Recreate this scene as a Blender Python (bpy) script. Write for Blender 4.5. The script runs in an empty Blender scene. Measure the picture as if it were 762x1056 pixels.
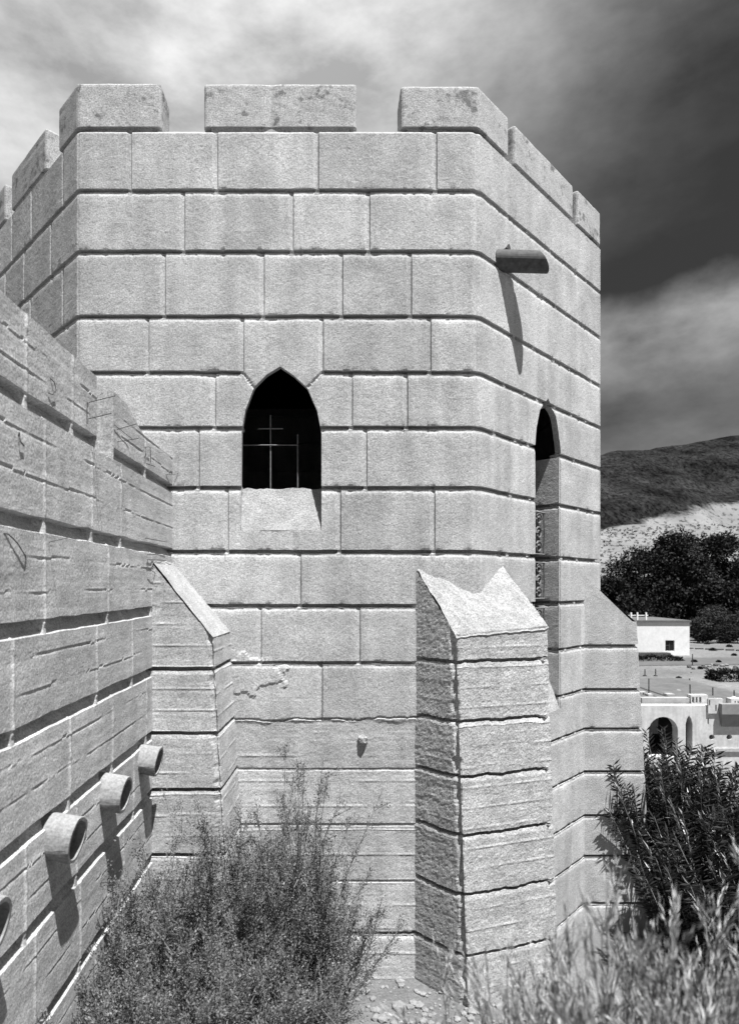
import bpy, bmesh, math, random
import numpy as np
from mathutils import Vector, Matrix

random.seed(7)
rng = np.random.default_rng(11)
sc = bpy.context.scene
C = sc.collection
EYE = 2.7                      # camera height above the gravel at the foot of the tower
F, PX, PY = 640.0, 344.0, 605.0


def at(px, py, y):
    """world point seen at that pixel of the photograph at depth y (used to measure the place)"""
    return Vector(((px - PX) * y / F, y, EYE - (py - PY) * y / F))


# ------------------------------------------------------------------ noise
def _hash(i, j, k):
    n = (i * 374761393 + j * 668265263 + k * 974634777) & 0xffffffff
    n = ((n ^ (n >> 13)) * 1274126177) & 0xffffffff
    n = (n ^ (n >> 16)) & 0xffffffff
    return n.astype(np.float64) / 4294967295.0


def vnoise(x, y, seed=0):
    x = np.asarray(x, dtype=np.float64); y = np.asarray(y, dtype=np.float64)
    x, y = np.broadcast_arrays(x, y)
    xi = np.floor(x).astype(np.int64); yi = np.floor(y).astype(np.int64)
    fx = x - xi; fy = y - yi
    fx = fx * fx * (3 - 2 * fx); fy = fy * fy * (3 - 2 * fy)
    a = _hash(xi, yi, seed); b = _hash(xi + 1, yi, seed)
    c = _hash(xi, yi + 1, seed); d = _hash(xi + 1, yi + 1, seed)
    return (a + (b - a) * fx) * (1 - fy) + (c + (d - c) * fx) * fy


def fbm(x, y, octv=4, seed=0):
    s = 0; a = .5; t = 0
    for o in range(octv):
        s = s + a * (vnoise(np.asarray(x) * 2 ** o, np.asarray(y) * 2 ** o, seed + o * 17) - .5); t += a; a *= .5
    return s / t


def sstep(a, b, x):
    t = np.clip((x - a) / (b - a), 0, 1)
    return t * t * (3 - 2 * t)


# ------------------------------------------------------------------ materials
def new_mat(name):
    m = bpy.data.materials.new(name); m.use_nodes = True
    nt = m.node_tree
    for n in list(nt.nodes): nt.nodes.remove(n)
    out = nt.nodes.new('ShaderNodeOutputMaterial')
    b = nt.nodes.new('ShaderNodeBsdfPrincipled')
    nt.links.new(b.outputs[0], out.inputs[0])
    return m, nt, b


def N(nt, t, **kw):
    n = nt.nodes.new(t)
    for k, v in kw.items():
        if k in n.inputs: n.inputs[k].default_value = v
        else: setattr(n, k, v)
    return n


def math_node(nt, op, a, b=None, clamp=False):
    n = nt.nodes.new('ShaderNodeMath'); n.operation = op; n.use_clamp = clamp
    for i, v in enumerate((a, b)):
        if v is None: continue
        if isinstance(v, (int, float)): n.inputs[i].default_value = v
        else: nt.links.new(v, n.inputs[i])
    return n.outputs[0]


def noise_out(nt, vec, scale, detail=3, rough=.6, stretch=None):
    if stretch is not None:
        mp = nt.nodes.new('ShaderNodeMapping'); mp.inputs['Scale'].default_value = stretch
        nt.links.new(vec, mp.inputs[0]); vec = mp.outputs[0]
    n = nt.nodes.new('ShaderNodeTexNoise')
    n.inputs['Scale'].default_value = scale; n.inputs['Detail'].default_value = detail; n.inputs['Roughness'].default_value = rough
    nt.links.new(vec, n.inputs['Vector'])
    return n.outputs[0]


def remap(nt, v, a, b, c, d):
    n = nt.nodes.new('ShaderNodeMapRange')
    nt.links.new(v, n.inputs[0])
    for i, x in enumerate((a, b, c, d)): n.inputs[i + 1].default_value = x
    return n.outputs[0]


def grey(nt, v, bsdf):
    cb = nt.nodes.new('ShaderNodeCombineColor')
    for i in range(3): nt.links.new(v, cb.inputs[i])
    nt.links.new(cb.outputs[0], bsdf.inputs['Base Color'])


def mineral(name, base, grain=.3, grain_scale=110, mottle=.15, mottle_scale=5, streak=0, bump=.4, bump_dist=.004,
            stains=0, rough=.95, tone=False, pits=0, boards=0):
    """concrete, plaster, stone, soil: grey with grain, mottling, stains and a fine bump"""
    m, nt, b = new_mat(name)
    tc = nt.nodes.new('ShaderNodeTexCoord'); v = tc.outputs['Object']
    g1 = noise_out(nt, v, grain_scale, 2, .7)
    g2 = noise_out(nt, v, mottle_scale, 5, .6)
    f = remap(nt, g1, .25, .75, 1 - grain, 1 + grain)
    f2 = remap(nt, g2, .3, .7, 1 - mottle, 1 + mottle)
    val = math_node(nt, 'MULTIPLY', f, f2)
    if streak:
        s = noise_out(nt, v, 1, 4, .6, (9, 9, .8))
        val = math_node(nt, 'MULTIPLY', val, remap(nt, s, .35, .7, 1 - streak, 1 + streak * .6))
    if stains:
        s = noise_out(nt, v, 7, 3, .5)
        s2 = noise_out(nt, v, 26, 3, .55)
        s = math_node(nt, 'ADD', s, math_node(nt, 'MULTIPLY', s2, .7))
        val = math_node(nt, 'MULTIPLY', val, remap(nt, s, .94, 1.06, 1, 1 - stains))
    if boards:                                     # faint lines left by the form boards
        s = noise_out(nt, v, 1, 3, .65, (1.5, 1.5, 34))
        val = math_node(nt, 'MULTIPLY', val, remap(nt, s, .36, .64, 1 - boards, 1 + boards))
        s = noise_out(nt, v, 14, 5, .7, (1, 1, 2.5))
        val = math_node(nt, 'MULTIPLY', val, remap(nt, s, .56, .70, 1, 1 - boards * 2.2))
    if pits:
        w = noise_out(nt, v, 75, 3, .75)
        val = math_node(nt, 'MULTIPLY', val, remap(nt, w, .60, .68, 1, 1 - pits))
    if tone:
        at_ = nt.nodes.new('ShaderNodeAttribute'); at_.attribute_name = 'tone'
        val = math_node(nt, 'MULTIPLY', val, at_.outputs['Fac'])
    val = math_node(nt, 'MULTIPLY', val, base)
    grey(nt, val, b)
    b.inputs['Roughness'].default_value = rough
    if 'Specular IOR Level' in b.inputs: b.inputs['Specular IOR Level'].default_value = .25
    if bump:
        bp = nt.nodes.new('ShaderNodeBump'); bp.inputs['Strength'].default_value = bump; bp.inputs['Distance'].default_value = bump_dist
        n3 = noise_out(nt, v, grain_scale * .8, 3, .7)
        nt.links.new(n3, bp.inputs['Height']); nt.links.new(bp.outputs[0], b.inputs['Normal'])
    return m


def plain(name, base, rough=.8, var=.2, scale=20, metal=0, spec=.3):
    m, nt, b = new_mat(name)
    tc = nt.nodes.new('ShaderNodeTexCoord')
    g = noise_out(nt, tc.outputs['Object'], scale, 3, .6)
    grey(nt, math_node(nt, 'MULTIPLY', remap(nt, g, .3, .7, 1 - var, 1 + var), base), b)
    b.inputs['Roughness'].default_value = rough; b.inputs['Metallic'].default_value = metal
    b.inputs['Specular IOR Level'].default_value = spec
    return m


def leaf_mat(name, base, var=.5, rough=.6, trans=.0, spec=.3):
    m, nt, b = new_mat(name)
    a = nt.nodes.new('ShaderNodeAttribute'); a.attribute_name = 'tone'
    grey(nt, math_node(nt, 'MULTIPLY', remap(nt, a.outputs['Fac'], 0, 1, 1 - var, 1 + var), base), b)
    b.inputs['Roughness'].default_value = rough
    b.inputs['Specular IOR Level'].default_value = spec
    if trans:
        t = nt.nodes.new('ShaderNodeBsdfTranslucent'); t.inputs[0].default_value = (base * 1.2,) * 3 + (1,)
        mx = nt.nodes.new('ShaderNodeMixShader'); mx.inputs[0].default_value = trans
        out = [n for n in nt.nodes if n.type == 'OUTPUT_MATERIAL'][0]
        nt.links.new(b.outputs[0], mx.inputs[1]); nt.links.new(t.outputs[0], mx.inputs[2]); nt.links.new(mx.outputs[0], out.inputs[0])
    return m


M = {
    'block': mineral('cast_concrete_block', .415, .52, 115, .16, 4, .13, .8, .003, tone=True, pits=.22),
    'merlon': mineral('stained_concrete', .38, .58, 115, .14, 6, .06, .8, .003, stains=.55),
    'rough': mineral('board_formed_concrete', .41, .55, 125, .16, 6, .12, .6, .003, tone=True, pits=.45, boards=.13),
    'honey': mineral('honeycombed_concrete', .40, .60, 105, .18, 9, .10, .9, .005, tone=True, pits=.5, boards=.10),
    'sill': mineral('pale_sill_plaster', .315, .5, 100, .16, 8, 0, .9, .006, pits=.3),
    'pipe': mineral('clay_pipe', .24, .32, 80, .15, 12, 0, .3, .003),
    'bore_shade': plain('dark_pipe_bore', .03, .9),  # shade down the drain pipes, put into a near-black colour
    'inside': plain('room_shade', .03, .9),  # shade of the room behind the arch, put into the wall colour
    'iron': plain('weathered_iron', .15, .6, .3, 40),
    'rust': plain('rusty_iron', .05, .7, .3, 40),
    'wood': plain('dark_weathered_wood', .07, .8, .35, 30),
    'plaster': mineral('white_plaster', .50, .14, 9, .16, 2.2, .10, 0, pits=.12),
    'plaster2': mineral('pale_plaster', .38, .14, 9, .16, 2.2, 0, 0),
    'roofing': mineral('grey_roof_screed', .11, .15, 4, .15, 1, 0, 0),
    'greyp': mineral('grey_plaster', .22, .10, 4, .10, 1, 0, 0),
    'greyp2': mineral('weathered_plaster', .34, .10, 4, .12, 2, 0, 0),
    'limewash': mineral('lime_washed_wall', .72, .10, 3, .06, 1.2, 0, 0, pits=.1),
    'white': plain('white_paint', .8, .6, .05),
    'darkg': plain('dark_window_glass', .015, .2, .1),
    'gravel': mineral('sandy_gravel', .17, .40, 70, .22, 3, 0, .8, .02, pits=.3),
    'stone': mineral('pale_rubble', .21, .3, 60, .2, 6, 0, .5, .006),
    'bark': plain('shrub_bark', .16, .9, .4, 30),
    'trunk': plain('tree_bark', .05, .9, .3, 3),
    'shrub': leaf_mat('dry_shrub_leaf', .13, .95, .7, .06),
    'oleander': leaf_mat('glossy_long_leaf', .022, .7, .4, 0, .5),
    'brush': leaf_mat('pale_dry_brush', .35, .8, .8, .15),
    'tree': leaf_mat('dark_tree_leaf', .0065, .95, .7, 0),
    'tree2': leaf_mat('mid_tree_leaf', .03, .9, .7, 0),
    'hedge': leaf_mat('clipped_hedge_leaf', .010, .7, .7, 0),
    'scrub': leaf_mat('desert_scrub_leaf', .03, .6, .8, 0),
}


def ground_mat():
    m, nt, b = new_mat('desert_ground')
    v = nt.nodes.new('ShaderNodeTexCoord').outputs['Object']
    a = remap(nt, noise_out(nt, v, 60, 3, .7), .25, .75, .65, 1.35)
    c = remap(nt, noise_out(nt, v, 3, 5, .65), .3, .7, .75, 1.2)
    d = remap(nt, noise_out(nt, v, .12, 6, .65), .35, .65, .75, 1.2)
    e = remap(nt, noise_out(nt, v, 1.3, 6, .75), .58, .72, 1, .6)
    x = math_node(nt, 'MULTIPLY', math_node(nt, 'MULTIPLY', a, c), math_node(nt, 'MULTIPLY', d, e))
    grey(nt, math_node(nt, 'MULTIPLY', x, .16), b)
    b.inputs['Roughness'].default_value = 1; b.inputs['Specular IOR Level'].default_value = .1
    bp = nt.nodes.new('ShaderNodeBump'); bp.inputs['Strength'].default_value = .8; bp.inputs['Distance'].default_value = .02
    nt.links.new(noise_out(nt, v, 40, 5, .7), bp.inputs['Height']); nt.links.new(bp.outputs[0], b.inputs['Normal'])
    return m


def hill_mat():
    """slopes with cloud shadow put into their dark colour, above a pale gravel fan (attribute 'fan' = how much is gravel)"""
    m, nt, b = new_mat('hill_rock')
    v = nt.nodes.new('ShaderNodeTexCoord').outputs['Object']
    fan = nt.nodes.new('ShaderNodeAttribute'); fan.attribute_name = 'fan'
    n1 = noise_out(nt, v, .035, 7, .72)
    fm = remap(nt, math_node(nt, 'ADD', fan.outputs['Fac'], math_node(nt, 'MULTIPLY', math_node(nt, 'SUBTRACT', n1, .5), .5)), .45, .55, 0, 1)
    dk = math_node(nt, 'MULTIPLY', remap(nt, noise_out(nt, v, 1, 9, .75, (.035, .012, .02)), .38, .62, .35, 1.9), .0125)  # cloud shadow over the upper hill is painted into this dark tone
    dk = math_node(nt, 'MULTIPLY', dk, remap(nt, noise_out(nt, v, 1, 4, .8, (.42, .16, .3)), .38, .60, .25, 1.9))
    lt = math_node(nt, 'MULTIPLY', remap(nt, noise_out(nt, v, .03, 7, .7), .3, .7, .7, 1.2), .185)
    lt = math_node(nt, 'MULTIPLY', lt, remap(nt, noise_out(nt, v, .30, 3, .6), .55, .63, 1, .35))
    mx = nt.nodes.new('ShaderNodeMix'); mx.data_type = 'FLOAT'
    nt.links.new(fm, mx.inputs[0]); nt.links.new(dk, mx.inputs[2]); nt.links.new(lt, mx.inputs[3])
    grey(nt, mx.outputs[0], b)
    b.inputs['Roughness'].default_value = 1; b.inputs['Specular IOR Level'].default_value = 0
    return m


# ------------------------------------------------------------------ object helpers
def link(name, me, mat=None, parent=None):
    o = bpy.data.objects.new(name, me); C.objects.link(o)
    if mat is not None:
        me.materials.clear(); me.materials.append(mat)
    if parent is not None: o.parent = parent
    return o


def thing(name, label, cat, loc=(0, 0, 0), group=None):
    """an Empty at the thing's base; its parts are modelled in world place and re-based on it"""
    o = bpy.data.objects.new(name, None); C.objects.link(o); o.location = loc
    o.empty_display_size = .2
    return tag(o, label, cat, group)


def tag(o, label, cat, group=None):
    o['label'] = label; o['category'] = cat
    if group: o['group'] = group
    return o


def struct(o):
    o['kind'] = 'structure'; return o


def part(name, me, mat, root):
    """parts are modelled in world coordinates; shift them so that they sit under the root"""
    me.transform(Matrix.Translation(-root_loc(root)))
    return link(name, me, mat, root)


def root_loc(o):
    v = Vector((0, 0, 0))
    while o is not None:
        v += o.location; o = o.parent
    return v


def np_mesh(name, V, faces, smooth=False, attrs=None):
    me = bpy.data.meshes.new(name)
    V = np.asarray(V, dtype=np.float32); Fc = np.asarray(faces, dtype=np.int32)
    n, k = Fc.shape
    me.vertices.add(len(V)); me.vertices.foreach_set('co', V.ravel())
    me.loops.add(n * k); me.loops.foreach_set('vertex_index', Fc.ravel())
    me.polygons.add(n); me.polygons.foreach_set('loop_start', np.arange(0, n * k, k, dtype=np.int32))
    if attrs:
        for an, (dom, vals) in attrs.items():
            a = me.attributes.new(an, 'FLOAT', dom); a.data.foreach_set('value', np.asarray(vals, dtype=np.float32))
    me.update(calc_edges=True); me.validate()
    me.polygons.foreach_set('use_smooth', np.full(len(me.polygons), smooth, dtype=bool))
    return me


def grid_mesh(name, P, smooth=False, attrs=None):
    R, K, _ = P.shape
    idx = np.arange(R * K).reshape(R, K)
    f = np.stack([idx[:-1, :-1], idx[:-1, 1:], idx[1:, 1:], idx[1:, :-1]], -1).reshape(-1, 4)
    return np_mesh(name, P.reshape(-1, 3), f, smooth, attrs)


def bm_mesh(name, bm):
    me = bpy.data.meshes.new(name); bmesh.ops.recalc_face_normals(bm, faces=bm.faces); bm.to_mesh(me); bm.free(); return me


def add_box(bm, x0, x1, y0, y1, z0, z1):
    v = [bm.verts.new(p) for p in ((x0, y0, z0), (x1, y0, z0), (x1, y1, z0), (x0, y1, z0), (x0, y0, z1), (x1, y0, z1), (x1, y1, z1), (x0, y1, z1))]
    for q in ((0, 3, 2, 1), (4, 5, 6, 7), (0, 1, 5, 4), (1, 2, 6, 5), (2, 3, 7, 6), (3, 0, 4, 7)): bm.faces.new([v[i] for i in q])
    return v


def add_prism(bm, poly, z0, z1):
    a = [bm.verts.new((p[0], p[1], z0)) for p in poly]; b = [bm.verts.new((p[0], p[1], z1)) for p in poly]
    n = len(poly)
    bm.faces.new(a[::-1]); bm.faces.new(b)
    for i in range(n): bm.faces.new((a[i], a[(i + 1) % n], b[(i + 1) % n], b[i]))


def box_mesh(name, *a, bevel=0):
    bm = bmesh.new(); add_box(bm, *a)
    if bevel: bmesh.ops.bevel(bm, geom=bm.edges[:], offset=bevel, segments=2, affect='EDGES')
    return bm_mesh(name, bm)


def add_tube(bm, pts, radii, n=8, cap=True):
    pts = [Vector(p) for p in pts]; rings = []
    if isinstance(radii, (int, float)): radii = [radii] * len(pts)
    for i, p in enumerate(pts):
        d = (pts[min(i + 1, len(pts) - 1)] - pts[max(i - 1, 0)]).normalized()
        a = d.cross(Vector((0, 0, 1)))
        if a.length < .01: a = d.cross(Vector((1, 0, 0)))
        a.normalize(); b = d.cross(a)
        rings.append([bm.verts.new(p + (a * math.cos(2 * math.pi * k / n) + b * math.sin(2 * math.pi * k / n)) * radii[i]) for k in range(n)])
    for i in range(len(rings) - 1):
        for k in range(n): bm.faces.new((rings[i][k], rings[i][(k + 1) % n], rings[i + 1][(k + 1) % n], rings[i + 1][k]))
    if cap:
        bm.faces.new(rings[0][::-1]); bm.faces.new(rings[-1])


def tube_mesh(name, pts, r, n=6):
    bm = bmesh.new(); add_tube(bm, pts, r, n); return bm_mesh(name, bm)


# ------------------------------------------------------------------ masonry lofted along a plan line
def loft(ring0, ring1, zA, zB, colsets, zrows, hfun, ztop=None, jit=None, tail=(), tone=None):
    """walls whose plan runs along a polyline (outside on the right hand of travel).
    ring0/ring1: plan at heights zA/zB (batter). colsets: distances along each segment.
    hfun(seg, s, z) -> relief; neighbours share mitred corners."""
    r0 = np.array(ring0, float); r1 = np.array(ring1, float)
    rm = (r0 + r1) / 2
    nseg = len(rm) - 1
    d = rm[1:] - rm[:-1]; ln = np.linalg.norm(d, axis=1); d = d / ln[:, None]
    nr = np.stack([d[:, 1], -d[:, 0]], 1)
    seg, frac, s_, nn = [], [], [], []
    for k in range(nseg):
        cs = sorted(set([0.0, float(ln[k])] + [float(c) for c in colsets[k] if .002 < c < ln[k] - .002]))
        kept = [cs[0]]
        for c in cs[1:-1]:
            if c - kept[-1] > .0015: kept.append(c)
        if k == nseg - 1: kept.append(cs[-1])
        for c in kept:
            n = nr[k].copy()
            if c == 0 and k > 0:
                m = nr[k] + nr[k - 1]; m /= np.linalg.norm(m); n = m / max(.3, m @ nr[k])
            seg.append(k); frac.append(c / ln[k]); s_.append(c); nn.append(n)
    seg = np.array(seg); frac = np.array(frac); s_ = np.array(s_); nn = np.array(nn)
    z = np.array(sorted(zrows), float)
    Z = np.repeat(z[:, None], len(seg), 1)
    if ztop is not None:
        zt = np.zeros(len(seg))
        for k in range(nseg):
            w = seg == k
            zt[w] = ztop(k, s_[w], ln[k])
        Z = np.minimum(Z, zt[None, :])
    H = np.zeros_like(Z); T = np.ones_like(Z); J = np.zeros_like(Z)
    for k in range(nseg):
        w = seg == k
        H[:, w] = hfun(k, s_[w][None, :], Z[:, w])
        if jit: J[:, w] = jit(k, s_[w][None, :], Z[:, w])
        if tone: T[:, w] = tone(k, s_[w][None, :], Z[:, w])
    # rounding of the corners between the first column of a segment and its neighbours is in hfun
    ti = [(dz, h) for dz, h in tail]
    if ti:
        Zl = Z[-1:, :]
        Z = np.vstack([Z] + [Zl + dz for dz, h in ti]); H = np.vstack([H] + [np.full_like(Zl, h) for dz, h in ti])
        J = np.vstack([J] + [np.zeros_like(Zl)] * len(ti)); T = np.vstack([T] + [np.ones_like(Zl)] * len(ti))
    t = (Z - zA) / (zB - zA)
    P0 = r0[seg] + (r0[np.minimum(seg + 1, len(r0) - 1)] - r0[seg]) * frac[:, None]
    P1 = r1[seg] + (r1[np.minimum(seg + 1, len(r1) - 1)] - r1[seg]) * frac[:, None]
    XY = P0[None] + (P1 - P0)[None] * t[:, :, None] + nn[None] * H[:, :, None]
    return np.concatenate([XY, (Z + J)[:, :, None]], 2), T


GROOVE_ROWS = [.032, .024, .0215, .0185, .008, .0, -.0035, -.0055, -.010, -.015, -.020, -.0265, -.033]


def groove(dz, up=.019, lip=.10):
    """raked joint: sharp overhanging upper edge, deep floor, softly eased arris below"""
    g = np.clip((up + .0015 - dz) / .002, 0, 1)
    g = np.where(dz < -.0034, lip, g)
    return np.where(dz < -.0054, lip * np.clip((dz + .026) / .0205, 0, 1) ** 1.2, g)


def vjoint(ds):
    """shallow upright joint: eased on both sides, sharper on the right"""
    return np.where(ds < .004, np.clip((ds + .026) / .028, 0, 1) ** .8, np.clip((.014 - ds) / .007, 0, 1))


VJ_COLS = [-.027, -.019, -.011, -.004, .002, .005, .0075, .011, .0145, .016]
BRK = .013


class Masonry:
    """relief of one face: horizontal grooves at levels zj, upright joints per course"""
    def __init__(s, levels, joints, length, depth=None, vd=.012, gd=.052, seed=0, breaks=None, rough=.0, pillow=.003,
                 round0=0, round1=0, jamp=.0, extra=None, nog=None):
        s.z = list(levels); s.j = joints; s.L = length; s.seed = seed
        s.depth = depth or {}; s.vd = vd; s.gd = gd; s.rough = rough; s.pillow = pillow
        s.r0 = round0; s.r1 = round1; s.jamp = jamp; s.extra = extra; s.breaks = breaks or {}; s.nog = nog

    def cols(s, step):
        c = list(np.arange(0, s.L, step))
        for k in s.j.values():
            for q in k: c += [q + e for e in VJ_COLS]
        for k in s.breaks.values():
            for q in k: c += [q - BRK - .006, q - BRK, q, q + BRK, q + BRK + .006]
        for e in (.006, .013, .02, .03): c += [e, s.L - e]
        return c

    def h(s, S, Z):
        H = (fbm(S * 7, Z * 7, 4, s.seed) * .004 + fbm(S * 55, Z * 55, 2, s.seed + 5) * (.0022 + s.rough))
        for i, zj in enumerate(s.z):
            dz = Z - zj
            g = groove(dz)
            dp = s.depth.get(i, 1.)
            br = np.zeros_like(S)
            for q in s.breaks.get(i, []):
                br = np.maximum(br, np.clip((BRK + .006 - np.abs(S - q)) / .006, 0, 1))
            if s.nog and i in s.nog:
                a, b = s.nog[i]; br = np.maximum(br, ((S > a) & (S < b)).astype(float))
            if s.nog and i in s.nog: dp = dp * (1 - ((S > a) & (S < b)) * 1.0)
            H = H - g * s.gd * dp * (1 - br * .85)
            chip = np.clip(fbm(S * 16 + i * 5, S * 0 + i, 4, s.seed + 40) * 2.4 - .28, 0, 1)      # chips along the arrises
            H = H - dp * (1 - br) * chip * (.016 * np.exp(-np.abs(dz + .02) / .012) + .012 * np.exp(-np.abs(dz - .022) / .009))
            H = H - dp * .0045 * np.exp(-np.clip(-.02 - dz, 0, 1) / .012) * (dz < -.004)
        for i, js in s.j.items():                     # joints of the course above level i
            lo = s.z[i] - .005; hi = s.z[i - 1] + .02 if i > 0 else s.z[i] + .44
            inside = ((Z > lo) & (Z < hi)).astype(float)
            for q in js: H = H - inside * s.vd * vjoint(S - q)
        if s.r0: H = H - s.r0 * .45 * np.clip(1 - S / s.r0, 0, 1) ** 2
        if s.r1: H = H - s.r1 * .45 * np.clip(1 - (s.L - S) / s.r1, 0, 1) ** 2
        if s.extra: H = H + s.extra(S, Z)
        return H

    def jit(s, S, Z):
        J = np.zeros(np.broadcast(S, Z).shape)
        for i, zj in enumerate(s.z):
            amp = s.jamp + .0038
            J = J + (fbm(S * 9 + i * 7.7, S * 0 + i, 3, s.seed + 3) * 2 * amp + fbm(S * 40 + i, S * 0, 2, s.seed + 9) * 2 * s.jamp) * np.exp(-((Z - zj) / .05) ** 2)
        return J

    def tone(s, S, Z):
        T = np.ones(np.broadcast(S, Z).shape)
        zz = [1e9] + s.z + [-1e9]
        for i in range(len(zz) - 1):
            m = (Z <= zz[i]) & (Z > zz[i + 1])
            js = sorted(s.j.get(i, []))
            b = np.searchsorted(js, S[0]) if js else np.zeros(S.shape[1], int)
            t = 1 + (_hash(b.astype(np.int64), np.full_like(b, i, dtype=np.int64), s.seed + 77) - .5) * .20
            T = np.where(m, t[None, :], T)
        return T


def z_rows(levels, z0, z1, step):
    z = list(np.arange(z0, z1, step)) + [z1]
    z = [q for q in z if all(abs(q - l) > .04 for l in levels)]
    for l in levels: z += [l + e for e in GROOVE_ROWS if z0 < l + e < z1]
    return sorted(set(round(q, 5) for q in z))


def cut_convex(bm, faces, poly3, n):
    """cuts the convex outline (anticlockwise seen against n) out of these faces; returns nothing, leaves a clean hole"""
    cand = set(faces)
    k = len(poly3); cen = sum(poly3, Vector()) / k
    for i in range(k):
        a, b = poly3[i], poly3[(i + 1) % k]
        pn = (b - a).cross(n).normalized()
        if (cen - a).dot(pn) > 0: pn = -pn               # pn points outwards
        geom = list(cand) + list({e for f in cand for e in f.edges}) + list({v for f in cand for v in f.verts})
        r = bmesh.ops.bisect_plane(bm, geom=geom, dist=1e-5, plane_co=a, plane_no=pn)
        fs = {g for g in r['geom'] if isinstance(g, bmesh.types.BMFace)}
        cand = {f for f in fs if f.is_valid and (f.calc_center_median() - a).dot(pn) < 0}
    bmesh.ops.delete(bm, geom=list(cand), context='FACES')


def reveal(bm, near, vec):
    """pulls the rim of a hole inwards"""
    es = [e for e in bm.edges if len(e.link_faces) == 1 and all(near(v.co) for v in e.verts)]
    r = bmesh.ops.extrude_edge_only(bm, edges=es)
    vs = [g for g in r['geom'] if isinstance(g, bmesh.types.BMVert)]
    bmesh.ops.translate(bm, verts=vs, vec=vec)


Z = lambda rel: rel + EYE
LEV = [Z(v) for v in (2.72, 2.3, 1.853, 1.467, 1.087, .673, .233, -.14, -.533, -.92, -1.27, -1.65, -2.04, -2.40, -2.82)]
TOP = Z(3.14)

# ================================================================== TOWER
FL = (-1.76, 4.267); FR = (.993, 4.267); RV = (2.467, 5.741)
LV = (-1.76 - 1.474, 4.267 + 1.474)
BR = (2.467, 5.741 + 2.753); BB = (.993, BR[1] + 1.474); BC = (-1.76, BB[1]); BL = (LV[0], BR[1])
tower = thing('stone_tower', 'tall pale concrete block tower with battlements and a pointed window', 'tower', (0, 5.7, 0))


def fs(px): return (px - 80) / 150.0


front_j = {0: [134, 223, 327, 449], 1: [189, 301, 380], 2: [169, 271, 352, 423], 3: [152, 250, 332, 443], 4: [221, 362, 419],
           5: [204, 377], 6: [234, 350, 447], 7: [309], 8: [268, 370], 9: [331]}
front_j = {k: [fs(q) for q in v] for k, v in front_j.items()}
front_b = {k: [q for q in v] for k, v in front_j.items() if k <= 8}
a_px = [(262, 399), (252, 384), (317, 399), (330, 385)]


def front_extra(S, Zz):
    H = 0
    for (ax, ay), (bx, by) in (((250, 384), (263, 401)), ((332, 384), (316, 401))):     # raking joints of the keystone
        p = np.array([fs(ax), Z((605 - ay) / 150)]); q = np.array([fs(bx), Z((605 - by) / 150)])
        d = q - p; l2 = d @ d
        t = np.clip(((S - p[0]) * d[0] + (Zz - p[1]) * d[1]) / l2, 0, 1)
        dist = np.hypot(S - p[0] - t * d[0], Zz - p[1] - t * d[1])
        H = H - .012 * np.clip(1 - dist / .012, 0, 1)
    # board marks and roughness of the unfaced lower wall
    low = sstep(Z(-.90), Z(-.94), Zz + fbm(S * 10, Zz * 0, 3, 3) * .05)
    brd = np.abs(((Zz + fbm(S * 3, Zz * 3, 2, 8) * .02) / .17) % 1 - .5)
    H = H + low * (-.008 + .003 * np.clip((brd - .46) / .04, 0, 1) + fbm(S * 4, Zz * 30, 3, 21) * .0025 + fbm(S * 60, Zz * 60, 2, 31) * .002)
    crack = np.abs(Zz - (Z(-.915) + fbm(S * 8, S * 0, 4, 5) * .05))
    H = H - .014 * np.clip(1 - crack / .009, 0, 1)
    # broken plaster patch near the left buttress
    m = np.hypot((S - fs(252)) / .26, (Zz - Z(-.60)) / .12) + fbm(S * 14, Zz * 14, 3, 55) * 1.1
    H = H + .007 * sstep(1.0, .93, m)
    return H


Lf = FR[0] - FL[0]
mas_front = Masonry(LEV, front_j, Lf, depth={8: .75, 9: .0, 10: .08, 11: .15, 12: .1, 13: .9, 14: 0}, seed=1, breaks=front_b,
                    round0=.02, round1=.05, extra=front_extra, nog={3: (fs(250), fs(332))})
Ld = math.hypot(1.474, 1.474)
rj = {}
rr = random.Random(5)
for i in range(len(LEV)):
    q = .22 + rr.random() * .3; l = []
    while q < Ld - .12:
        l.append(q); q += .42 + rr.random() * .35
    rj[i] = l
rb = {i: [q + d for q in v for d in (0, .3)] for i, v in rj.items()}
mas_right = Masonry(LEV, rj, Ld, vd=.004, gd=.046, seed=2, breaks=rb, round0=.05, round1=.02, depth={8: .8, 9: .8, 10: .75, 11: .75, 12: .75, 13: .75})
lj = {}
for i in range(len(LEV)):
    q = .25 + (i % 2) * .22; l = []
    while q < Ld - .12: l.append(Ld - q); q += .45 + rr.random() * .2
    lj[i] = l
mas_left = Masonry(LEV, lj, Ld, vd=.012, gd=.05, seed=3, breaks={}, round1=.02)
FACES = {0: mas_left, 1: mas_front, 2: mas_right}


def tower_h(k, S, Zz):
    m = FACES.get(k)
    h = m.h(S, Zz) if m else (0 * S * Zz - sum(groove(Zz - l) for l in LEV) * .05)
    return h - .014 * np.clip((Zz - (TOP - .02)) / .02, 0, 1)


def tower_j(k, S, Zz): return FACES[k].jit(S, Zz) * np.clip(np.minimum(S, FACES[k].L - S) / .05, 0, 1) if k in FACES else 0 * S * Zz


def tower_t(k, S, Zz): return FACES[k].tone(S, Zz) if k in FACES else 1 + 0 * S * Zz


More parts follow.
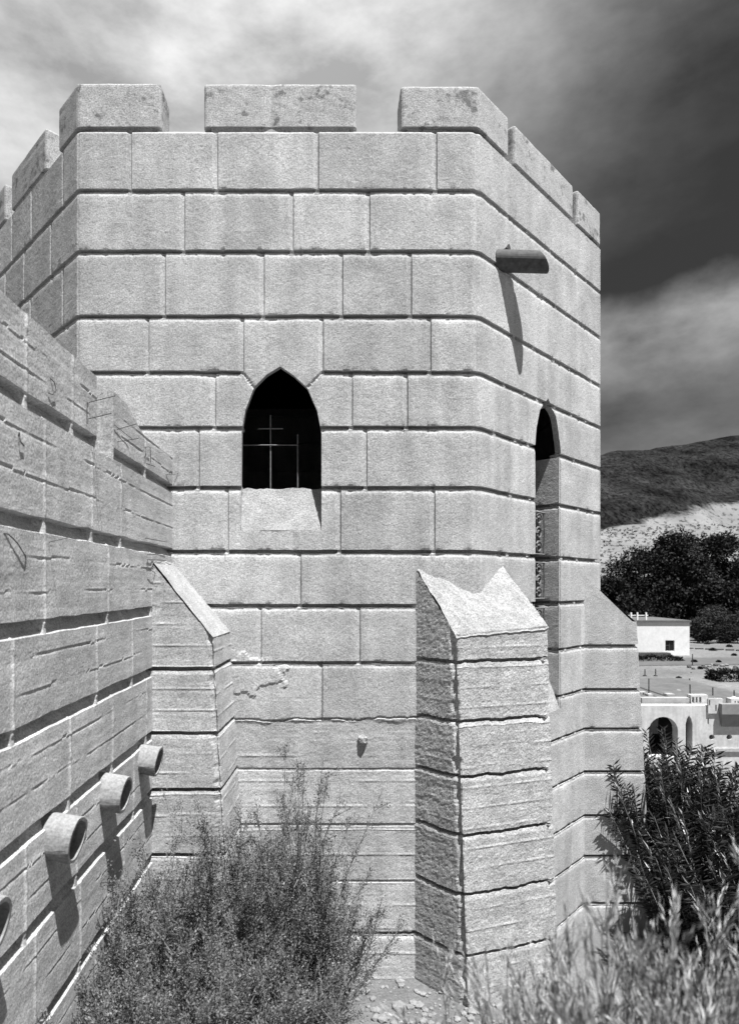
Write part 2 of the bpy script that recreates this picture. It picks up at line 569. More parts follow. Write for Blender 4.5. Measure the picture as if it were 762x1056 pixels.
ring = [LV, FL, FR, RV, BR, BB, BC, BL, LV]
zr = z_rows(LEV, Z(-3.5), TOP, .0145)
zr = sorted(set(zr + [TOP - .02, TOP - .01]))
cs = [mas_left.cols(.02), mas_front.cols(.0125), mas_right.cols(.016)] + [[] for _ in range(5)]
P, T = loft(ring, ring, 0, 1, cs, zr, tower_h, jit=tower_j, tone=tower_t, tail=((0, -.26), (-.42, -.26)))
me = grid_mesh('wall', P, False, {'tone': ('POINT', T.ravel())})

# openings
bm = bmesh.new(); bm.from_mesh(me)


def fp(px, py): return Vector((FL[0] + fs(px), FL[1], Z((605 - py) / 150)))


win = [fp(*p) for p in ((248, 547), (331.5, 547), (331.5, 446), (327, 423), (317, 400), (303, 387), (289, 377.5), (275, 386), (262, 399), (253, 423), (249, 446))]
fsel = [f for f in bm.faces if abs(f.calc_center_median().y - FL[1]) < .1 and fs(230) < f.calc_center_median().x - FL[0] < fs(350)
        and Z(.3) < f.calc_center_median().z < Z(1.62)]
cut_convex(bm, fsel, win, Vector((0, -1, 0)))
reveal(bm, lambda c: abs(c.y - FL[1]) < .06 and fs(235) < c.x - FL[0] < fs(345) and Z(.3) < c.z < Z(1.62), Vector((0, .05, 0)))
# tall slot in the right hand face
rdir = Vector((1, 1, 0)).normalized(); rn = Vector((1, -1, 0)).normalized()


def rp(t, zrel, d=0): return Vector((FR[0], FR[1], 0)) + rdir * t + rn * d + Vector((0, 0, Z(zrel)))


T0, T1 = .583 * math.sqrt(2), .881 * math.sqrt(2) + .022
tm = .735 * math.sqrt(2)
slot = [rp(T0, -1.02), rp(T1, -1.02), rp(T1, 1.12), rp(T1 - .03, 1.27), rp(T1 - .09, 1.40), rp(tm, 1.52), rp(T0 + .08, 1.40), rp(T0 + .02, 1.25), rp(T0, 1.12)]


def in_right(c, a, b, z0, z1):
    q = c - Vector((FR[0], FR[1], 0)); return abs(q.dot(rn)) < .1 and a < q.dot(rdir) < b and Z(z0) < c.z < Z(z1)


fsel = [f for f in bm.faces if in_right(f.calc_center_median(), T0 - .06, T1 + .06, -1.1, 1.62)]
cut_convex(bm, fsel, slot, rn)
reveal(bm, lambda c: in_right(c, T0 - .04, T1 + .04, -1.08, 1.6), -rn * .05)
me = bpy.data.meshes.new('wall'); bm.to_mesh(me); bm.free()
part('wall', me, M['block'], tower)

# right jamb of the slot with its own coursing
jr = [(rp(T1, 0, -.36) - rdir * .022).to_2d(), (rp(T1, 0, -.004) - rdir * .022).to_2d(), (rp(T1, 0, -.006)).to_2d()]
jlev = [l for l in LEV if Z(-1.1) < l < Z(1.0)]
mj = Masonry(jlev, {}, .356, gd=.045, seed=9)
P, T = loft(jr, jr, 0, 1, [list(np.arange(0, .36, .02)), []], z_rows(jlev, Z(-1.02), Z(1.075), .02),
            lambda k, S, Zz: mj.h(S, Zz) if k == 0 else -0 * S * Zz - sum(groove(Zz - l) for l in jlev) * .045)
part('jamb', grid_mesh('jamb', P, False, {'tone': ('POINT', T.ravel())}), M['block'], tower)

# roof deck, dark room behind the windows
bm = bmesh.new()
rc = Vector((-.38, 7.1))
bm.faces.new([bm.verts.new((p[0] + (rc.x - p[0]) * .035, p[1] + (rc.y - p[1]) * .035, Z(2.78))) for p in ring[:-1]])
part('roof', bm_mesh('roof', bm), M['rough'], tower)

# merlons
def plan_block(pts_out, depth):
    """plan polygon: outside points (left to right) and the same line set back by depth"""
    o = [Vector(p) for p in pts_out]; inn = []
    nrm = []
    for i in range(len(o) - 1):
        d = (o[i + 1] - o[i]).normalized(); nrm.append(Vector((d.y, -d.x)))
    for i, p in enumerate(o):
        if i == 0: m = nrm[0]; k = 1
        elif i == len(o) - 1: m = nrm[-1]; k = 1
        else:
            m = (nrm[i - 1] + nrm[i]).normalized(); k = 1 / m.dot(nrm[i])
        inn.append(p - m * depth * k)
    return [o, inn]


def merlon(pts, dz=0, joint=None, top=3.473, seed=0):
    o, inn = plan_block(pts, .235)
    o2, in2 = plan_block(pts, .20)
    bm = bmesh.new()
    poly = [p for p in o] + inn[::-1]
    add_prism(bm, [(p.x, p.y) for p in poly], Z(3.168), Z(top + dz))
    ed = [e for e in bm.edges if max(v.co.z for v in e.verts) > Z(3.3)]
    bmesh.ops.bevel(bm, geom=ed, offset=.032, segments=4, affect='EDGES', profile=.6)
    bmesh.ops.triangulate(bm, faces=[f for f in bm.faces if len(f.verts) > 4])
    for _ in range(4):
        le = [e for e in bm.edges if e.calc_length() > .035]
        if not le: break
        bmesh.ops.subdivide_edges(bm, edges=le, cuts=1, use_grid_fill=True)
    bmesh.ops.triangulate(bm, faces=bm.faces[:])
    bm.normal_update()
    for v in bm.verts:
        n = v.normal
        a = float(fbm(v.co.x * 9 + v.co.y * 5 + seed, v.co.z * 9 + v.co.y * 4, 3, seed)) * .004 + float(fbm(v.co.x * 40 + v.co.y * 31, v.co.z * 40, 2, seed)) * .003
        v.co += n * a
        if joint is not None and abs(v.co.x - joint) < .012 and n.y < -.5: v.co.y += .010
    # recessed neck between wall head and merlon
    c = sum(poly, Vector((0, 0))) / len(poly)
    nk = [p + (c - p).normalized() * .055 for p in poly]
    add_prism(bm, [(p.x, p.y) for p in nk], Z(3.10), Z(3.20))
    me = bm_mesh('merlon', bm)
    for p in me.polygons: p.use_smooth = False
    return part('merlon', me, M['merlon'], tower)


def on_left(t): return (FL[0] - t, FL[1] + t)
def on_front(px): return (FL[0] + fs(px), FL[1])
def on_right(t): return (FR[0] + t, FR[1] + t)


merlon([on_left(.24), FL, on_front(166)], seed=1)
merlon([on_front(210), on_front(368)], -.004, FL[0] + fs(278), seed=2)
merlon([on_front(413), FR, on_right(.298)], -.02, seed=3)
merlon([on_right(.355), on_right(1.07)], -.02, seed=4)
merlon([on_right(1.13), RV, (RV[0], RV[1] + .5)], -.01, seed=5)
merlon([on_left(.95), on_left(.41)], seed=6)
merlon([(LV[0], LV[1] + .3), LV, on_left(1.06)], seed=7)
y = RV[1] + .85
for k in range(2):
    merlon([(RV[0], y), (RV[0], y + .62)], seed=8 + k); y += 1.0

# sills and grille
def sill_mesh(p00, p10, p11, p01, nu=26, nv=22, amp=.006, ragged=.012, seed=0):
    u = np.linspace(0, 1, nu)[None, :, None]; v = np.linspace(0, 1, nv)[:, None, None]
    p00, p10, p11, p01 = (np.array(p) for p in (p00, p10, p11, p01))
    G = (p00 * (1 - u) + p10 * u) * (1 - v) + (p01 * (1 - u) + p11 * u) * v
    n = np.cross(p10 - p00, p01 - p00); n /= np.linalg.norm(n)
    L1 = np.linalg.norm(p10 - p00); L2 = np.linalg.norm(p01 - p00)
    e = fbm(u[..., 0] * L1 * 18, v[..., 0] * L2 * 18, 4, seed) * 2 * amp
    G = G + n * e[..., None]
    G[-1, :, 2] += fbm(np.linspace(0, 1, nu) * L1 * 22, 0 * np.linspace(0, 1, nu), 3, seed + 4) * 2 * ragged
    return G


G = sill_mesh(fp(248.5, 547), fp(331, 547), at(332, 504, 4.385), at(248.5, 504, 4.385), seed=2, amp=.004)
G[-1] = G[-1]
back = G[-1:].copy(); back[..., 2] -= .4; G = np.concatenate([G, back], 0)
part('sill', grid_mesh('sill', G), M['sill'], tower)
G = sill_mesh(rp(T0, -1.02), rp(T1 - .02, -1.02), rp(T1 - .02, -.50, -.20), rp(T0, -.50, -.20), seed=5)
part('sill', grid_mesh('sill', G), M['sill'], tower)

gr = thing('x', 'x', 'x'); bpy.data.objects.remove(gr)
bm = bmesh.new()
yb = 4.43
for px, p0, p1 in ((279, 520, 428), (307, 520, 448)):
    add_tube(bm, [at(px, p0, yb), at(px, p1, yb)], .0055, 6)
for py, p0, p1 in ((459, 249.5, 307), (442, 266, 292)):
    add_tube(bm, [at(p0, py, yb - .012), at(p1, py, yb - .012)], .0045, 6)
part('window_grille', bm_mesh('window_grille', bm), M['iron'], tower)
# wrought iron scrolls standing in the slot, one panel per course
rs = random.Random(3)
for za, zb in ((.27, .62), (-.10, .20), (-.50, -.18)):
    bm = bmesh.new()
    fr = [rp(T0 + .05, za, -.13), rp(T1 - .035, za, -.13), rp(T1 - .035, zb, -.13), rp(T0 + .05, zb, -.13)]
    add_tube(bm, fr + [fr[0]], .009, 6)
    w = T1 - T0 - .09
    for r_ in range(3):
        for c_ in range(2):
            cx = T0 + .05 + w * (c_ + .5) / 2; cz = za + (zb - za) * (r_ + .5) / 3; R0 = min(w / 4, (zb - za) / 6)
            sgn = 1 if (r_ + c_) % 2 else -1
            pts = []
            for q in range(15):
                a = q / 14 * 2 * math.pi * 1.4; R_ = R0 * (1 - .72 * q / 14)
                pts.append(rp(cx + sgn * R_ * math.cos(a), cz + R_ * math.sin(a), -.13))
            add_tube(bm, pts, .008, 5)
    part('iron_scroll', bm_mesh('iron_scroll', bm), M['iron'], tower)
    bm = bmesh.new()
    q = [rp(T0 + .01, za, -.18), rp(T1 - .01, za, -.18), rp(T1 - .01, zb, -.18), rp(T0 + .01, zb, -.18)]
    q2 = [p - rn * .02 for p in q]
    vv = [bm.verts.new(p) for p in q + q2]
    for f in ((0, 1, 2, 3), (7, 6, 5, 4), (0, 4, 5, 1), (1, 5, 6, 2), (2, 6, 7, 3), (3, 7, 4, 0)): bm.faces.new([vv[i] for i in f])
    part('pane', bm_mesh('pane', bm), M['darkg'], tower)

# wooden spout: hollow half log with a raking end, and an iron peg above
bm = bmesh.new()
b0 = at(523, 270, 4.50); n = 32; Rr = .076
ring_a, ring_b = [], []
for k in range(n):
    a = 2 * math.pi * k / n
    dy, dz = math.cos(a) * Rr, math.sin(a) * Rr
    ring_a.append(bm.verts.new((b0.x - .10, b0.y + dy, b0.z + dz + .010)))
    ring_b.append(bm.verts.new((b0.x + .25 - dz * .62, b0.y + dy, b0.z + dz)))
for k in range(n): bm.faces.new((ring_a[k], ring_a[(k + 1) % n], ring_b[(k + 1) % n], ring_b[k]))
ins = []
for k in range(n):
    a = 2 * math.pi * k / n
    dy, dz = math.cos(a) * Rr * .72, math.sin(a) * Rr * .72
    ins.append(bm.verts.new((b0.x + .25 - dz * .62, b0.y + dy, b0.z + dz)))
for k in range(n): bm.faces.new((ring_b[k], ring_b[(k + 1) % n], ins[(k + 1) % n], ins[k]))
ins2 = [bm.verts.new((v.co.x - .15, v.co.y, v.co.z)) for v in ins]
for k in range(n): bm.faces.new((ins[k], ins[(k + 1) % n], ins2[(k + 1) % n], ins2[k]))
bm.faces.new(ins2); bm.faces.new(ring_a[::-1])
spout = part('wooden_spout', bm_mesh('wooden_spout', bm), M['wood'], tower)
pk = at(521.5, 257, 4.50)
part('iron_peg', tube_mesh('iron_peg', [pk + Vector((-.05, .05, 0)), pk, pk + Vector((.012, -.03, -.004)), pk + Vector((.012, -.032, .02))], [.011, .011, .018, .006], 8), M['rust'], tower)

# ---------------------------------------------------------------- buttresses of the tower
def rough_h(seed, levels, gd=.028, amp=.012, breaks=(), fine=.008, boards=False):
    def h(k, S, Zz):
        H = fbm(S * 5 + k * 9, Zz * 6, 4, seed + k) * amp * (.07 if (k == 0 and boards) else .45) + fbm(S * 62 + k * 5, Zz * 62, 2, seed + 20 + k) * fine * (.75 if (k == 0 and boards) else 1)
        brd = np.abs(((Zz + fbm(S * 3 + k, Zz * 3, 2, seed + 8) * .03) / .13 + k * .3) % 1 - .5)
        H = H + (.001 if (k == 0 and boards) else .003) * np.clip((brd - .45) / .05, 0, 1)
        if k == 0 and boards:
            st_ = ((Zz + fbm(S * 4, Zz * 3, 3, seed + 4) * .03) / .115 + fbm(Zz * 3, S * 0, 2, 3)) % 1
            H = H - .0008 * st_
            H = H - .0018 * np.clip(fbm(S * 70, Zz * 70, 2, seed + 6) * 3, 0, 1)
        for l in levels: H = H - groove(Zz - l) * gd
        return H
    return h


def rough_j(seed, levels, amp=.010):
    def j(k, S, Zz):
        J = 0 * S * Zz
        for i, l in enumerate(levels):
            J = J + (fbm(S * 9 + i * 3.1 + k * 5, S * 0 + i, 4, seed) * 2 * amp + fbm(S * 45 + i, S * 0, 2, seed + 2) * amp) * np.exp(-((Zz - l) / .05) ** 2)
        return J
    return j


def rough_t(seed):
    def t(k, S, Zz): return 1 + fbm(S * 2.5 + k * 4, Zz * 2.5, 3, seed) * .35
    return t


def corner_chip(h, lens, seed, amt=.03):
    """knocks irregular bites out of the arrises"""
    def g(k, S, Zz):
        d = np.minimum(np.where(k > 0, S, 9.), np.where(k < len(lens) - 1, lens[k] - S, 9.))
        bite = np.clip(fbm(Zz * 16, Zz * 0 + 2, 4, seed) * 2.2 + .25, 0, 1) * amt
        return h(k, S, Zz) - np.clip(bite - d, 0, amt) * .7
    return g


# front buttress on the right corner of the front face
rad = Vector((.7071, -.7071)); tan = Vector((.951, .309)); bn = Vector((.309, -.951))
Bs = Vector((.567, 4.267))
def fb(t, w):
    c0 = Bs + Vector((t, -t)); c1 = c0 + tan * w
    return [tuple(Bs - rad * .10), tuple(c0), tuple(c1), tuple(c1 - Vector((.7071, -.7071)) * .55)]
zt0, zb0 = Z(-.305), Z(-2.56)
fl = [Z(v) for v in (-.50, -.89, -1.245, -1.62, -2.0, -2.39)]
SL = 1.55
def fb_top(k, s, L):
    if k == 0: return np.where(s > .10, Z(.133) + (Z(-.315) - Z(.133)) * (s - .10) / (L - .10), Z(.133))
    if k == 1: return Z(-.315) + .045 * s / L + fbm(s * 14, s * 0, 3, 8) * .012
    return np.minimum(Z(-.27) + s / .33 * .39, Z(.14))
h_ = corner_chip(rough_h(61, fl, .046, .010, fine=.0045, boards=True), (.423, .708, .55), 4, .024)
zr = z_rows(fl, Z(-3.3), Z(.26), .013)
P, T = loft(fb(.2285, .708), fb(.29, .69), zt0, zb0, [np.arange(0, .8, .012)] * 3, zr, h_, ztop=fb_top, jit=rough_j(15, fl), tone=rough_t(3))
fbut = part('buttress', grid_mesh('buttress', P, False, {'tone': ('POINT', T.ravel())}), M['honey'], tower)
# its weathered sloping head, rising to the wall and climbing it in a ragged peak
u = np.linspace(0, 1, 70)[None, :]; v = np.linspace(-.02, 1, 60)[:, None]
c0 = Bs + Vector((.2285, -.2285))
# front edge to the line behind the tower corner: a skewed patch whose ends follow both side walls
ex = v * .30
X = c0.x + tan.x * u * .708 - rad.x * ex * 1.05 * (1 - u) - .7071 * ex * 1.22 * u
Y = c0.y + tan.y * u * .708 - rad.y * ex * 1.05 * (1 - u) + .7071 * ex * 1.22 * u
dist = -((X - c0.x) * bn.x + (Y - c0.y) * bn.y)
sm = u * .7; tm_ = v * .3
zz = Z(-.312) + .045 * u + dist * SL * (1 - .12 * u) + (fbm(sm * 9, tm_ * 9, 4, 77) * .045 + fbm(sm * 50, tm_ * 50, 2, 78) * .020) * np.clip(v * 8 + .25, 0, 1)
zz = zz - .012 * np.exp(-np.clip(v, 0, 1) / .03) * (.5 + vnoise(sm * 30, tm_ * 0, 5))
zz = np.minimum(zz, Z(.15))
G = np.stack([X + 0 * zz, Y + 0 * zz, zz], -1)
part('buttress_head', grid_mesh('buttress_head', G), M['sill'], fbut)

# right buttress, farther back
def rbp(x1): return [(2.10, 5.5), (x1, 5.5), (x1, 6.25), (2.3, 6.25)]
rl = [l for l in LEV if l < Z(-.3)]
def rb_top(k, s, L):
    if k == 0: return np.clip(Z(.112) + (s - .126) / .464 * (Z(-.30) - Z(.112)), Z(-.31), Z(.2))
    if k == 1: return np.full_like(s, Z(-.305))
    return np.clip(Z(-.30) + s / L * .45, 0, 9)
mrb = Masonry(rl, {}, 5, gd=.045, seed=44)
P, T = loft(rbp(2.685), rbp(2.80), Z(-.3), Z(-2.5), [np.arange(0, 1, .02)] * 3, z_rows(rl, Z(-3.6), Z(.21), .02),
            lambda k, S, Zz: mrb.h(S + k * 3, Zz), ztop=rb_top, tone=lambda k, S, Zz: 1 + 0 * S * Zz)
rbut = part('buttress', grid_mesh('buttress', P, False, {'tone': ('POINT', T.ravel())}), M['block'], tower)
G = sill_mesh((2.695, 5.505, Z(-.325)), (2.695, 6.25, Z(-.325)), (2.05, 6.25, Z(.24)), (2.05, 5.505, Z(.24)), seed=8, amp=.002, ragged=0)
part('buttress_head', grid_mesh('buttress_head', G), M['sill'], rbut)

# pale chip of stone bedded in the lower front wall
bm = bmesh.new(); bmesh.ops.create_icosphere(bm, subdivisions=2, radius=.032, matrix=Matrix.Translation(fp(374, 763)))
for v_ in bm.verts: v_.co += Vector((rs.uniform(-1, 1), rs.uniform(-1, 1), rs.uniform(-1, 1))) * .008
part('stone_chip', bm_mesh('stone_chip', bm), M['sill'], tower)

# ================================================================== LEFT WALL
WX = -1.107
lwall = thing('concrete_wall', 'long rough concrete wall on the left with drain pipes and bent wires', 'wall', (WX, 2.5, 0))
wlev = [Z(v) for v in (.680, .240, -.145, -.515, -.90, -1.255, -1.65, -2.04, -2.40)]
W0, W1 = .55, 4.30
wl = W1 - W0


def wy(px): return WX * F / (px - PX)


wj = {}
rw = random.Random(21)
for i in range(len(wlev)):
    q = .1 + rw.random() * .5; l = []
    while q < wl - .1: l.append(q); q += .36 + rw.random() * .42
    wj[i] = l
# those one sees in the top courses
wj[0] = [wy(p) - W0 for p in (27, 75, 150) if p] + wj[0][:2]
wj[1] = [wy(p) - W0 for p in (46, 95, 125)] + wj[1][:2]


def wall_h(k, S, Zz):
    if k != 0: return 0 * S * Zz
    H = fbm(S * 4, Zz * 5, 4, 91) * .005 + fbm(S * 60, Zz * 60, 2, 92) * .0016
    hon = .5 * sstep(.30, .42, fbm(S * 2.2, Zz * 4, 4, 95))                       # honeycombed patches
    H = H - hon * np.clip(fbm(S * 75, Zz * 75, 2, 96) + .0, 0, 1) * .016
    # board lines, ragged lips
    zi = [9] + wlev + [-9]
    for i in range(len(wlev)):
        up = zi[i] if i else Z(.97)
        lo = wlev[i]
        for fr in (.36, .70):
            l = lo + (up - lo) * (fr + .03 * math.sin(i * 2.1)) + fbm(S * 5 + i, S * 0 + i * 3, 4, 97) * .02 + fbm(S * 38 + i, S * 0 + fr, 3, 99) * .005
            rag = np.clip(fbm(S * 6 + fr * 9, S * 0 + i, 3, 98) * 3 + .45, 0, 1)
            d = Zz - l
            H = H + rag * np.where(d > 0, .002 * np.exp(-d / .010), -.006 * np.exp(d / .006))
    for i, l in enumerate(wlev):
        br = 0 * S
        for q in wj[i]: br = np.maximum(br, np.clip((.016 - np.abs(S - q)) / .006, 0, 1))
        if i == 0:pass
        d = Zz - l
        g = np.clip((.022 - d) / .003, 0, 1) * np.clip(.22 + (d + .034) / .056 * .78, .22, 1)
        g = np.where(d < -.034, .22 * np.clip((d + .0375) / .0035, 0, 1), g)
        H = H - g * .055 * (1 - .9 * br)
    for i, js in wj.items():                                                  # thin raised fins between the form boards
        lo = wlev[i]; hi = wlev[i - 1] if i else Z(1.)
        ins_ = ((Zz > lo) & (Zz < hi)).astype(float)
        for q in js:
            H = H + ins_ * (.0045 * np.exp(-((S - q) / .010) ** 2) * (.5 + vnoise(Zz * 25, S * 0 + q, 3)))
    return H


def wall_top(k, s, L):
    y_ = W0 + s
    t = np.full_like(y_, Z(.985)) + fbm(y_ * 6, y_ * 0, 4, 12) * .012
    a, b = wy(100), wy(117)
    w = (y_ > a - .0) & (y_ < b)
    fl_ = Z(.64) + fbm(y_ * 20, y_ * 0, 3, 13) * .03
    t = np.where(w, fl_, t)
    return t - .10 * sstep(wy(128), wy(150), y_)          # the head drops a little towards the tower


def wall_tone(k, S, Zz):
    T = 1 + fbm(S * 2, Zz * 3, 4, 19) * .35
    for i, js in wj.items():                                                  # lime bloom along the fins
        lo = wlev[i]; hi = wlev[i - 1] if i else Z(1.)
        for q in js: T = T + ((Zz > lo) & (Zz < hi)) * .20 * np.exp(-((S - q) / .012) ** 2) * vnoise(Zz * 18, S * 0 + q, 5)
    return T


wrow = []
for l in wlev: wrow += [l + e for e in (.03, .0235, .0205, .0185, .005, -.01, -.022, -.0338, -.0358, -.0377, -.043)]
zr = [q for q in np.arange(Z(-3.4), Z(1.0), .0095) if all(abs(q - (l - .012)) > .047 for l in wlev)] + wrow
a, b = wy(100), wy(117)
cols = list(np.arange(0, wl, .0105)) + [a - W0 - .001, a - W0 + .002, b - W0 - .002, b - W0 + .001]
for js in wj.values():
    for q in js: cols += [q - .016, q - .01, q - .004, q, q + .004, q + .01, q + .016]
rg = [(WX, W0), (WX, W1)]
P, T = loft(rg, rg, 0, 1, [cols], zr, wall_h, ztop=wall_top,
            jit=lambda k, S, Zz: sum((fbm(S * 8 + i * 3, S * 0 + i, 4, 41) * .014) * np.exp(-((Zz - l) / .05) ** 2) for i, l in enumerate(wlev)),
            tone=wall_tone, tail=((0, -.26), (-4.2, -.26)))
wm = part('wall', grid_mesh('wall', P, False, {'tone': ('POINT', T.ravel())}), M['rough'], lwall)

# stub buttress in the corner between wall and tower
lbl = [Z(v) for v in (-.513, -.905, -1.25, -1.65, -2.04)]
def lbp(x): return [(WX - .05, 3.79), (x, 3.79), (x + .027, 4.33)]
def lb_top(k, s, L):
    if k == 0: return np.clip(Z(.14) + (s - .06) / (L - .06) * (Z(-.31) - Z(.14)), 0, Z(.16)) + fbm(s * 20, s * 0, 3, 7) * .012
    return np.full_like(s, Z(-.31))
h_ = corner_chip(rough_h(71, lbl, .045, .008, fine=.0022), (.42, .54), 9, .02)
P, T = loft(lbp(-.738), lbp(-.68), Z(-.3), Z(-1.3), [np.arange(0, .6, .012)] * 2, z_rows(lbl, Z(-3.3), Z(.17), .012), h_, ztop=lb_top,
            jit=rough_j(25, lbl, .003), tone=rough_t(5))
lbut = part('buttress', grid_mesh('buttress', P, False, {'tone': ('POINT', T.ravel())}), M['rough'], lwall)
G = sill_mesh((-.735, 3.785, Z(-.31)), (-.708, 4.31, Z(-.31)), (-1.11, 4.31, Z(.165)), (-1.11, 3.785, Z(.165)), seed=18, amp=.006, ragged=.01)
part('buttress_head', grid_mesh('buttress_head', G), M['sill'], lbut)

# clay drain pipes
def drain(yc, zc, r, L):
    ax = Vector((math.cos(.15), 0, -math.sin(.15))); up = Vector((math.sin(.15), 0, math.cos(.15))); sd = Vector((0, 1, 0))
    b = Vector((WX, yc, zc)); n = 56
    bm = bmesh.new()
    def rg_(d, rad_): return [bm.verts.new(b + ax * d + (up * math.cos(2 * math.pi * k / n) + sd * math.sin(2 * math.pi * k / n)) * rad_ * (1 + .02 * math.sin(1.5 * k * 2 * math.pi / n * 2 + yc * 9))) for k in range(n)]
    R = [rg_(-.08, r * .97), rg_(.03, r * .97), rg_(L * .7, r * 1.0), rg_(L - .006, r * 1.015), rg_(L, r * .99), rg_(L, r * .84), rg_(L - .03, r * .80), rg_(-.06, r * .80)]
    for i in range(len(R) - 1):
        for k in range(n): bm.faces.new((R[i][k], R[i][(k + 1) % n], R[i + 1][(k + 1) % n], R[i + 1][k]))
    bm.faces.new(R[-1])
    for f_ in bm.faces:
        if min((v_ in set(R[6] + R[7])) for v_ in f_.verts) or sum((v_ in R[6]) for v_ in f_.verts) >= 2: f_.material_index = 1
    for v_ in bm.verts: v_.co += Vector((0, 1, 1)) * float(fbm(v_.co.x * 20 + v_.co.y * 25, v_.co.z * 25, 3, 3)) * .012
    me = bm_mesh('drain_pipe', bm)
    for p_ in me.polygons: p_.use_smooth = p_.material_index == 0 and False
    o = part('drain_pipe', me, M['pipe'], lwall); me.materials.append(M['bore_shade'])
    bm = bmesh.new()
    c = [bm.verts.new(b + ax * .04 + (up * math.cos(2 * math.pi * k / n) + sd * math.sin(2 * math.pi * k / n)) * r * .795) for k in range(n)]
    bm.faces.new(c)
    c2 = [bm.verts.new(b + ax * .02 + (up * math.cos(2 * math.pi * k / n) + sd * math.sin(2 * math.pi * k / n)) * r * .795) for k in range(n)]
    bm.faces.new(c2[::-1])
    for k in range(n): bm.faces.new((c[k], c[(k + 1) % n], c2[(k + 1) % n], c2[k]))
    part('bore_shade_plug', bm_mesh('bore_shade_plug', bm), M['bore_shade'], o)  # dark plug fills the pipe in place of its shade


drain(3.60, Z(-1.005), .084, .095); drain(3.02, Z(-1.0), .088, .098); drain(2.46, Z(-.99), .090, .094); drain(1.88, Z(-1.03), .090, .085)

# bent reinforcing wires
def wire(pts, r=.0032): part('wire', tube_mesh('wire', pts, r * .62, 5), M['rust'], lwall)
def wp(px, py, d=0):
    y_ = (WX + d) * F / (px - PX); return Vector((WX + d, y_, EYE - (py - PY) * y_ / F))
y_ = wy(91)
wire([wp(90, 437, .005), wp(90, 415, .006), at(90, 415, y_ + .01) + Vector((.005, 0, 0)), at(119, 408, y_ - .02)])
wire([wp(90, 432, -.01), at(90.5, 432, y_), at(115, 426, y_ - .03)])
y_ = wy(121)
wire([wp(119, 444, -.01), at(120, 443, y_), at(141, 437, y_ - .02)])
wire([wp(120, 456, -.01), at(121, 455.5, y_), at(143, 452, y_ - .02)])
wire([wp(118, 438, .004), wp(133, 450, .012), wp(136, 452, .02)], .0026)
wire([wp(150, 478, .004), wp(150, 461, .012), wp(155, 461, .014), wp(155.5, 478, .006)], .003)
wire([wp(151, 478, .008), wp(160, 481, .01)], .004)
wire([wp(52, 390, .0), wp(56, 394, .008), wp(58, 402, .01), wp(54, 407, .008), wp(50, 405, .004)], .0032)
wire([wp(19, 450, .0), wp(20, 446, .008), wp(21, 455, .01), wp(25, 460, .008)], .004)
wire([wp(3, 550, .0), wp(9, 551, .006), wp(18, 560, .010), wp(26, 573, .010), wp(27, 577, .0)], .0036)
wire([wp(51, 560, .0), wp(51, 559, .004), at(73, 554, wy(51) - .01)], .002)
wire([wp(150, 555, .01), wp(172, 559, .02)], .0035)
wire([wp(152, 572, .01), wp(172, 571, .02), wp(178, 570, .03)], .004)
wire([wp(152, 577, .01), wp(171, 578, .02)], .0032)
wire([wp(152, 577, .0), wp(153, 586, .012), wp(163, 593, .02), wp(167, 593, .02)], .003)
wire([wp(171, 489, .0), wp(180, 489, .02), wp(184, 488, .04)], .003)

# ================================================================== GROUND
def ground_z(x, y):
    x = np.asarray(x, float); y = np.asarray(y, float)
    bank = np.clip(3.75 - y, 0, 2.9) * .40
    n = .05 * fbm(x * 1.3, y * 1.3, 4, 4) + .03 * fbm(x * 6, y * 6, 3, 5)
    right = np.maximum(0, x - 1.05)
    drop = np.where(right < 2.2, right * .24, .528 + (right - 2.2) * .55)
    dist = np.hypot(np.maximum(0, y - 12) * .5, 0)
    z = bank + n - drop - dist * .4
    left = np.maximum(0, -3.5 - x) * .3 + np.maximum(0, -y - 2) * .3
    z = z - left
    r = np.hypot(x, y)
    flat = -3.9 + .25 * fbm(x * .05, y * .05, 4, 6) + .05 * fbm(x * .6, y * .6, 3, 7) + np.clip(r - 110, 0, 1e5) * 0
    return np.maximum(z, flat) if False else np.where(z > flat, z, flat)


def axis(fine0, fine1, step, far):
    a = list(np.arange(fine0, fine1, step)); s = step; q = fine1
    while q < far:
        a.append(q); s *= 1.13; q += s
    a.append(far); s = step; q = fine0 - s; b = []
    while q > -far:
        b.append(q); s *= 1.13; q -= s
    b.append(-far)
    return np.array(b[::-1] + a)


gx = axis(-1.4, 3.2, .035, 4000); gy = axis(.6, 6.0, .035, 4000)
X, Y = np.meshgrid(gx, gy)
G = np.stack([X, Y, ground_z(X, Y)], -1)
struct(link('ground', grid_mesh('ground', G, True), ground_mat()))

# gravel and rubble at the foot of the buttress
Vs, Fs = [], []
rg_ = np.random.default_rng(3)
base_bm = bmesh.new(); bmesh.ops.create_icosphere(base_bm, subdivisions=1, radius=1)
bv = np.array([v.co[:] for v in base_bm.verts]); bf = np.array([[v.index for v in f.verts] for f in base_bm.faces]); base_bm.free()
n_st = 1400
for i in range(n_st):
    x = rg_.uniform(-1.0, 1.4); y = rg_.uniform(2.6, 4.25); r = min(.05, .006 + rg_.exponential(.008))
    v = bv * (1 + rg_.uniform(-.25, .25, bv.shape)) * r * np.array([1, 1, .65])
    Vs.append(v + np.array([x, y, float(ground_z(x, y)) + r * .2])); Fs.append(bf + i * len(bv))
o = link('gravel', np_mesh('gravel', np.vstack(Vs), np.vstack(Fs)), M['stone']); o['kind'] = 'stuff'
tag(o, 'loose pale gravel scattered over the sandy ground by the buttress', 'gravel')

